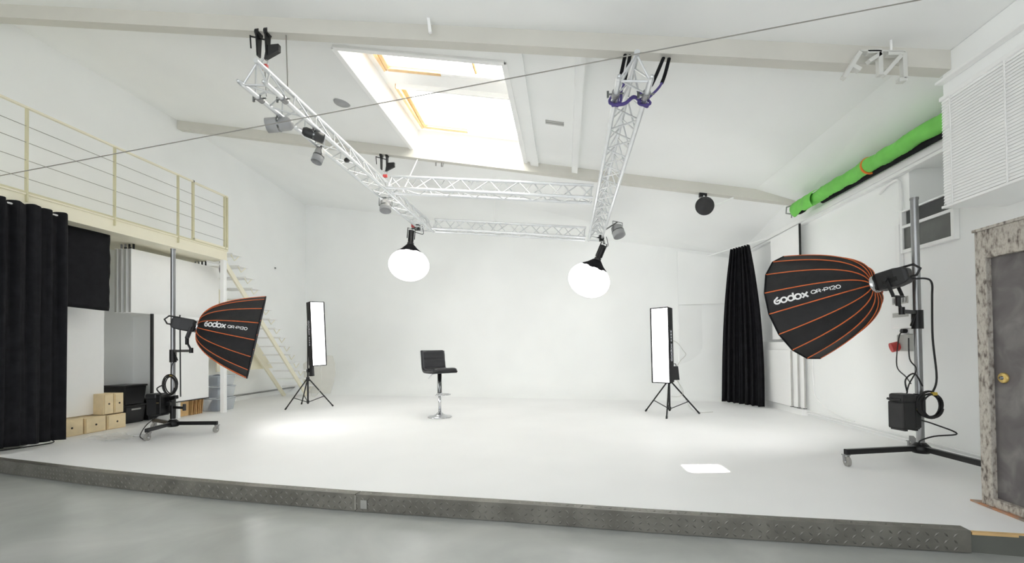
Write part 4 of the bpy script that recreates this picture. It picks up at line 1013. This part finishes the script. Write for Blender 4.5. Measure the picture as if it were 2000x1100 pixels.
MB().bx(3.83, 3.878, 5.66, 5.73, 1.85, 2.52).build('conduit_duct', WTRIM, bevel=.005, label='flat white duct dropping from the hopper window to the fuse box', cat='duct')
fb = thing('fuse_box', (3.85, 5.62, 1.3), 'white fuse box with two breaker windows behind the right pole', 'fuse box')
MB().bx(3.8, 3.878, 5.46, 5.78, 1.32, 1.83).build('case', WTRIM, fb, bevel=.01)
MB().bx(3.795, 3.8, 5.5, 5.74, 1.6, 1.68).build('breaker_window', GREYP, fb); MB().bx(3.795, 3.8, 5.5, 5.74, 1.45, 1.5).build('breaker_window', GREYP, fb)
for k in range(5): MB().bx(3.788, 3.796, 5.52 + .045 * k, 5.545 + .045 * k, 1.615, 1.665).build('breaker_switch', STEEL, fb)
ps = thing('power_socket', (3.85, 5.6, 1.03), 'grey industrial power socket with red round cover on the right wall', 'socket')
MB().bx(3.79, 3.878, 5.5, 5.68, 1.06, 1.25).build('case', GREYP, ps, bevel=.012)
cyl(MB(), (3.8, 5.66, 1.12), (3.73, 5.68, 1.1), .055).build('red_cover', RED, ps)
so_ = thing('wall_outlet', (3.86, 5.6, 1.26), 'small white outlet with a black plug above the red socket', 'outlet')
MB().bx(3.84, 3.878, 5.55, 5.65, 1.255, 1.32).build('plate', WTRIM, so_, bevel=.006)
cyl(MB(), (3.84, 5.6, 1.29), (3.79, 5.6, 1.29), .025).build('plug', BLACKP, so_)
cable([(3.79, 5.6, 1.28), (3.76, 5.6, 1.2), (3.7, 5.55, .9), (3.55, 5.2, .8), (3.32, 4.8, .76)], .006, CABLE, 'thin black lead hanging from the wall outlet')
for z, lb in ((.085, 'upper'), (.045, 'lower')):
    MB().tube([(3.86, 3.62, z), (3.86, 9.2, z)], .012, 8).build('floor_conduit', WTRIM, label='%s of two white conduits along the base of the right wall' % lb, cat='conduit', group='base conduits')
cable([(3.86, 7.62, 1.1), (3.86, 7.6, .6), (3.86, 7.55, .35), (3.86, 7.3, .2), (3.86, 6.9, .13), (3.86, 6.6, .1)], .01, WTRIM, 'white cable dropping down the right wall to the floor conduit', 'wall_cable')
for k, (x, y0, y1, z0, z1, lb) in enumerate(((3.72, 8.02, 9.2, .12, 1.06, 'front white board low on the right wall by the corner curtain'), (3.76, 7.88, 9.1, .12, 1.2, 'middle white board low on the right wall'), (3.8, 7.76, 9.0, .12, 1.2, 'rear white board low on the right wall'),
                                             (3.75, 7.72, 8.72, 1.25, 3.08, 'tall white board high on the right wall above the softbox'))):
    t = thing('wall_panel', (x, (y0 + y1) / 2, z0), lb, 'panel', 'white boards on the right wall')
    MB().bx(x, x + .03, y0, y1, z0, z1).build('board', WBOARD, t, bevel=.003)
    MB().bx(x + .004, x + .026, y0 - .004, y0, z0 + .01, z1 - .01).build('edge_strip', GREYP, t)
    MB().bx(x - .006, x + .036, y0 - .012, y0 + .02, z0 - .008, z0 + .004).build('foot_clip', DCHROME, t)
MB().tube([(3.74, 7.66, 1.2), (3.74, 7.66, 3.08)], .017, 8).build('black_pole', BLACKM, label='thin black vertical pole on the right wall above the softbox', cat='pole')
MB().bx(3.78, 3.878, 7.8, 9.2, .0, .1).build('baseboard_right', WTRIM, kind='structure')

# ================================================================== SMALL CEILING THINGS
t = thing('ceiling_speaker', (2.36, 7.9, 3.45), 'round black speaker hung from the far beam on the right', 'speaker')
MB().lathe([(.001, -.07), (.07, -.07), (.12, -.03), (.15, .0), (.155, .03), (.14, .06), (.12, .05), (.001, .03)], 28, fr((2.36, 7.86, 3.5), (-.55, -.75, -.45))).build('housing', BLACKP, t)
MB().bx(2.3, 2.42, 7.94, 8.0, zb(2.36) - .06, zb(2.36) + .02).build('mount_plate', BLACKM, t)
MB().tube([(2.36, 7.96, zb(2.36) - .02), (2.4, 7.92, 3.58)], .015, 8).build('bracket', WTRIM, t)
MB().bar((2.5, 7.92, 3.5), (2.85, 7.98, zb(2.85) - .01), .05, .03).build('ceiling_bracket', WTRIM, bevel=.004, label='white angled bracket between the round speaker and the far beam', cat='bracket')
MOUNTG = mat('pale_grey_mount', (208, 208, 203), .6, var=.03)
t = thing('ceiling_mount', (2.9, 4.5, 3.5), 'white folded-steel ceiling mount on the near beam at right', 'mount')
for p, q in (((2.482, 3.51), (2.622, 3.729)), ((2.56, 3.61), (2.62, 3.57)), ((2.676, 3.724), (2.793, 3.722)), ((2.69, 3.64), (2.79, 3.7)), ((2.782, 3.715), (2.782, 3.51)), ((2.842, 3.695), (2.966, 3.684)), ((2.95, 3.67), (2.805, 3.507)), ((2.975, 3.69), (2.975, 3.46)), ((2.925, 3.455), (2.985, 3.455))):
    MB().bar((p[0], 4.29, p[1]), (q[0], 4.29, q[1]), .035, .05, up=(0, 1, 0)).build('arm', MOUNTG, t, bevel=.003)
MB().bar((2.62, 4.29, 3.735), (2.98, 4.29, 3.70), .05, .012).build('top_plate', MOUNTG, t)
MB().tube([(2.88, 4.29, 3.71), (2.88, 4.29, zc(2.88))], .01, 8).build('drop_rod', WTRIM, t)
t = thing('ceiling_vent', (-.1, 6.42, zc(-.1)), 'small grey slotted vent on the ceiling right of the skylight', 'vent')
for dy in (-.03, .03): MB().bar((-.24, 6.4 + dy, zc(-.24) - .006), (.02, 6.42 + dy, zc(.02) - .006), .035, .012).build('slot', GREYP, t)
MB().ell(fr((-3.35, 6.5, zc(-3.35)), (0, 0, 1)) @ M.Diagonal((.13, .1, .05, 1))).build('ceiling_dome', GREYC, label='shallow grey dome on the ceiling left of the skylight', cat='dome')
MB().bar((-1.35, 4.5, zb(-1.35) + .02), (-1.37, 4.5, zb(-1.37) + .2), .03, .03).build('beam_bracket', WTRIM, label='small white bracket on the near beam above the skylight', cat='bracket')
t = thing('truss_sensor', (-1.55, 7.3, 3.9), 'tiny black sensor above the nearer cross truss', 'sensor')
MB().bx(-1.57, -1.52, 7.28, 7.33, 3.92, 3.97).build('head', BLACKP, t, bevel=.008); MB().tube([(-1.53, 7.3, 3.94), (-1.51, 7.2, 3.87)], .014, 8).build('mount', WTRIM, t)
for k, x in enumerate((-2.32, -2.22)):
    MB().tube([(x, 8.02, zb(x) + .0), (x, 8.02, zb(x) - .07), (x + .03 * k, 8.0, zb(x) - .08), (x + .04 * k, 8.0, zb(x) - .02)], .01, 6).build('beam_hook', STEEL, label=('straight' if k == 0 else 'curled') + ' grey hook under the far beam below the skylight', cat='hook')
MB().ell(fr((XL + .02, 10.9, 3.3), (1, 0, 0)) @ M.Diagonal((.022, .022, .02, 1))).build('wall_hook', DCHROME, label='small dark knob on the white wall above the stairs', cat='hook')
MB().tube([(-6.365, 4.34, 3.153), (-1.8, 4.03, 3.455), (3.02, 3.71, 3.784)], .005, 6).build('tension_wire', WIRE, label='thin grey wire stretched across the whole studio under the ceiling', cat='wire')
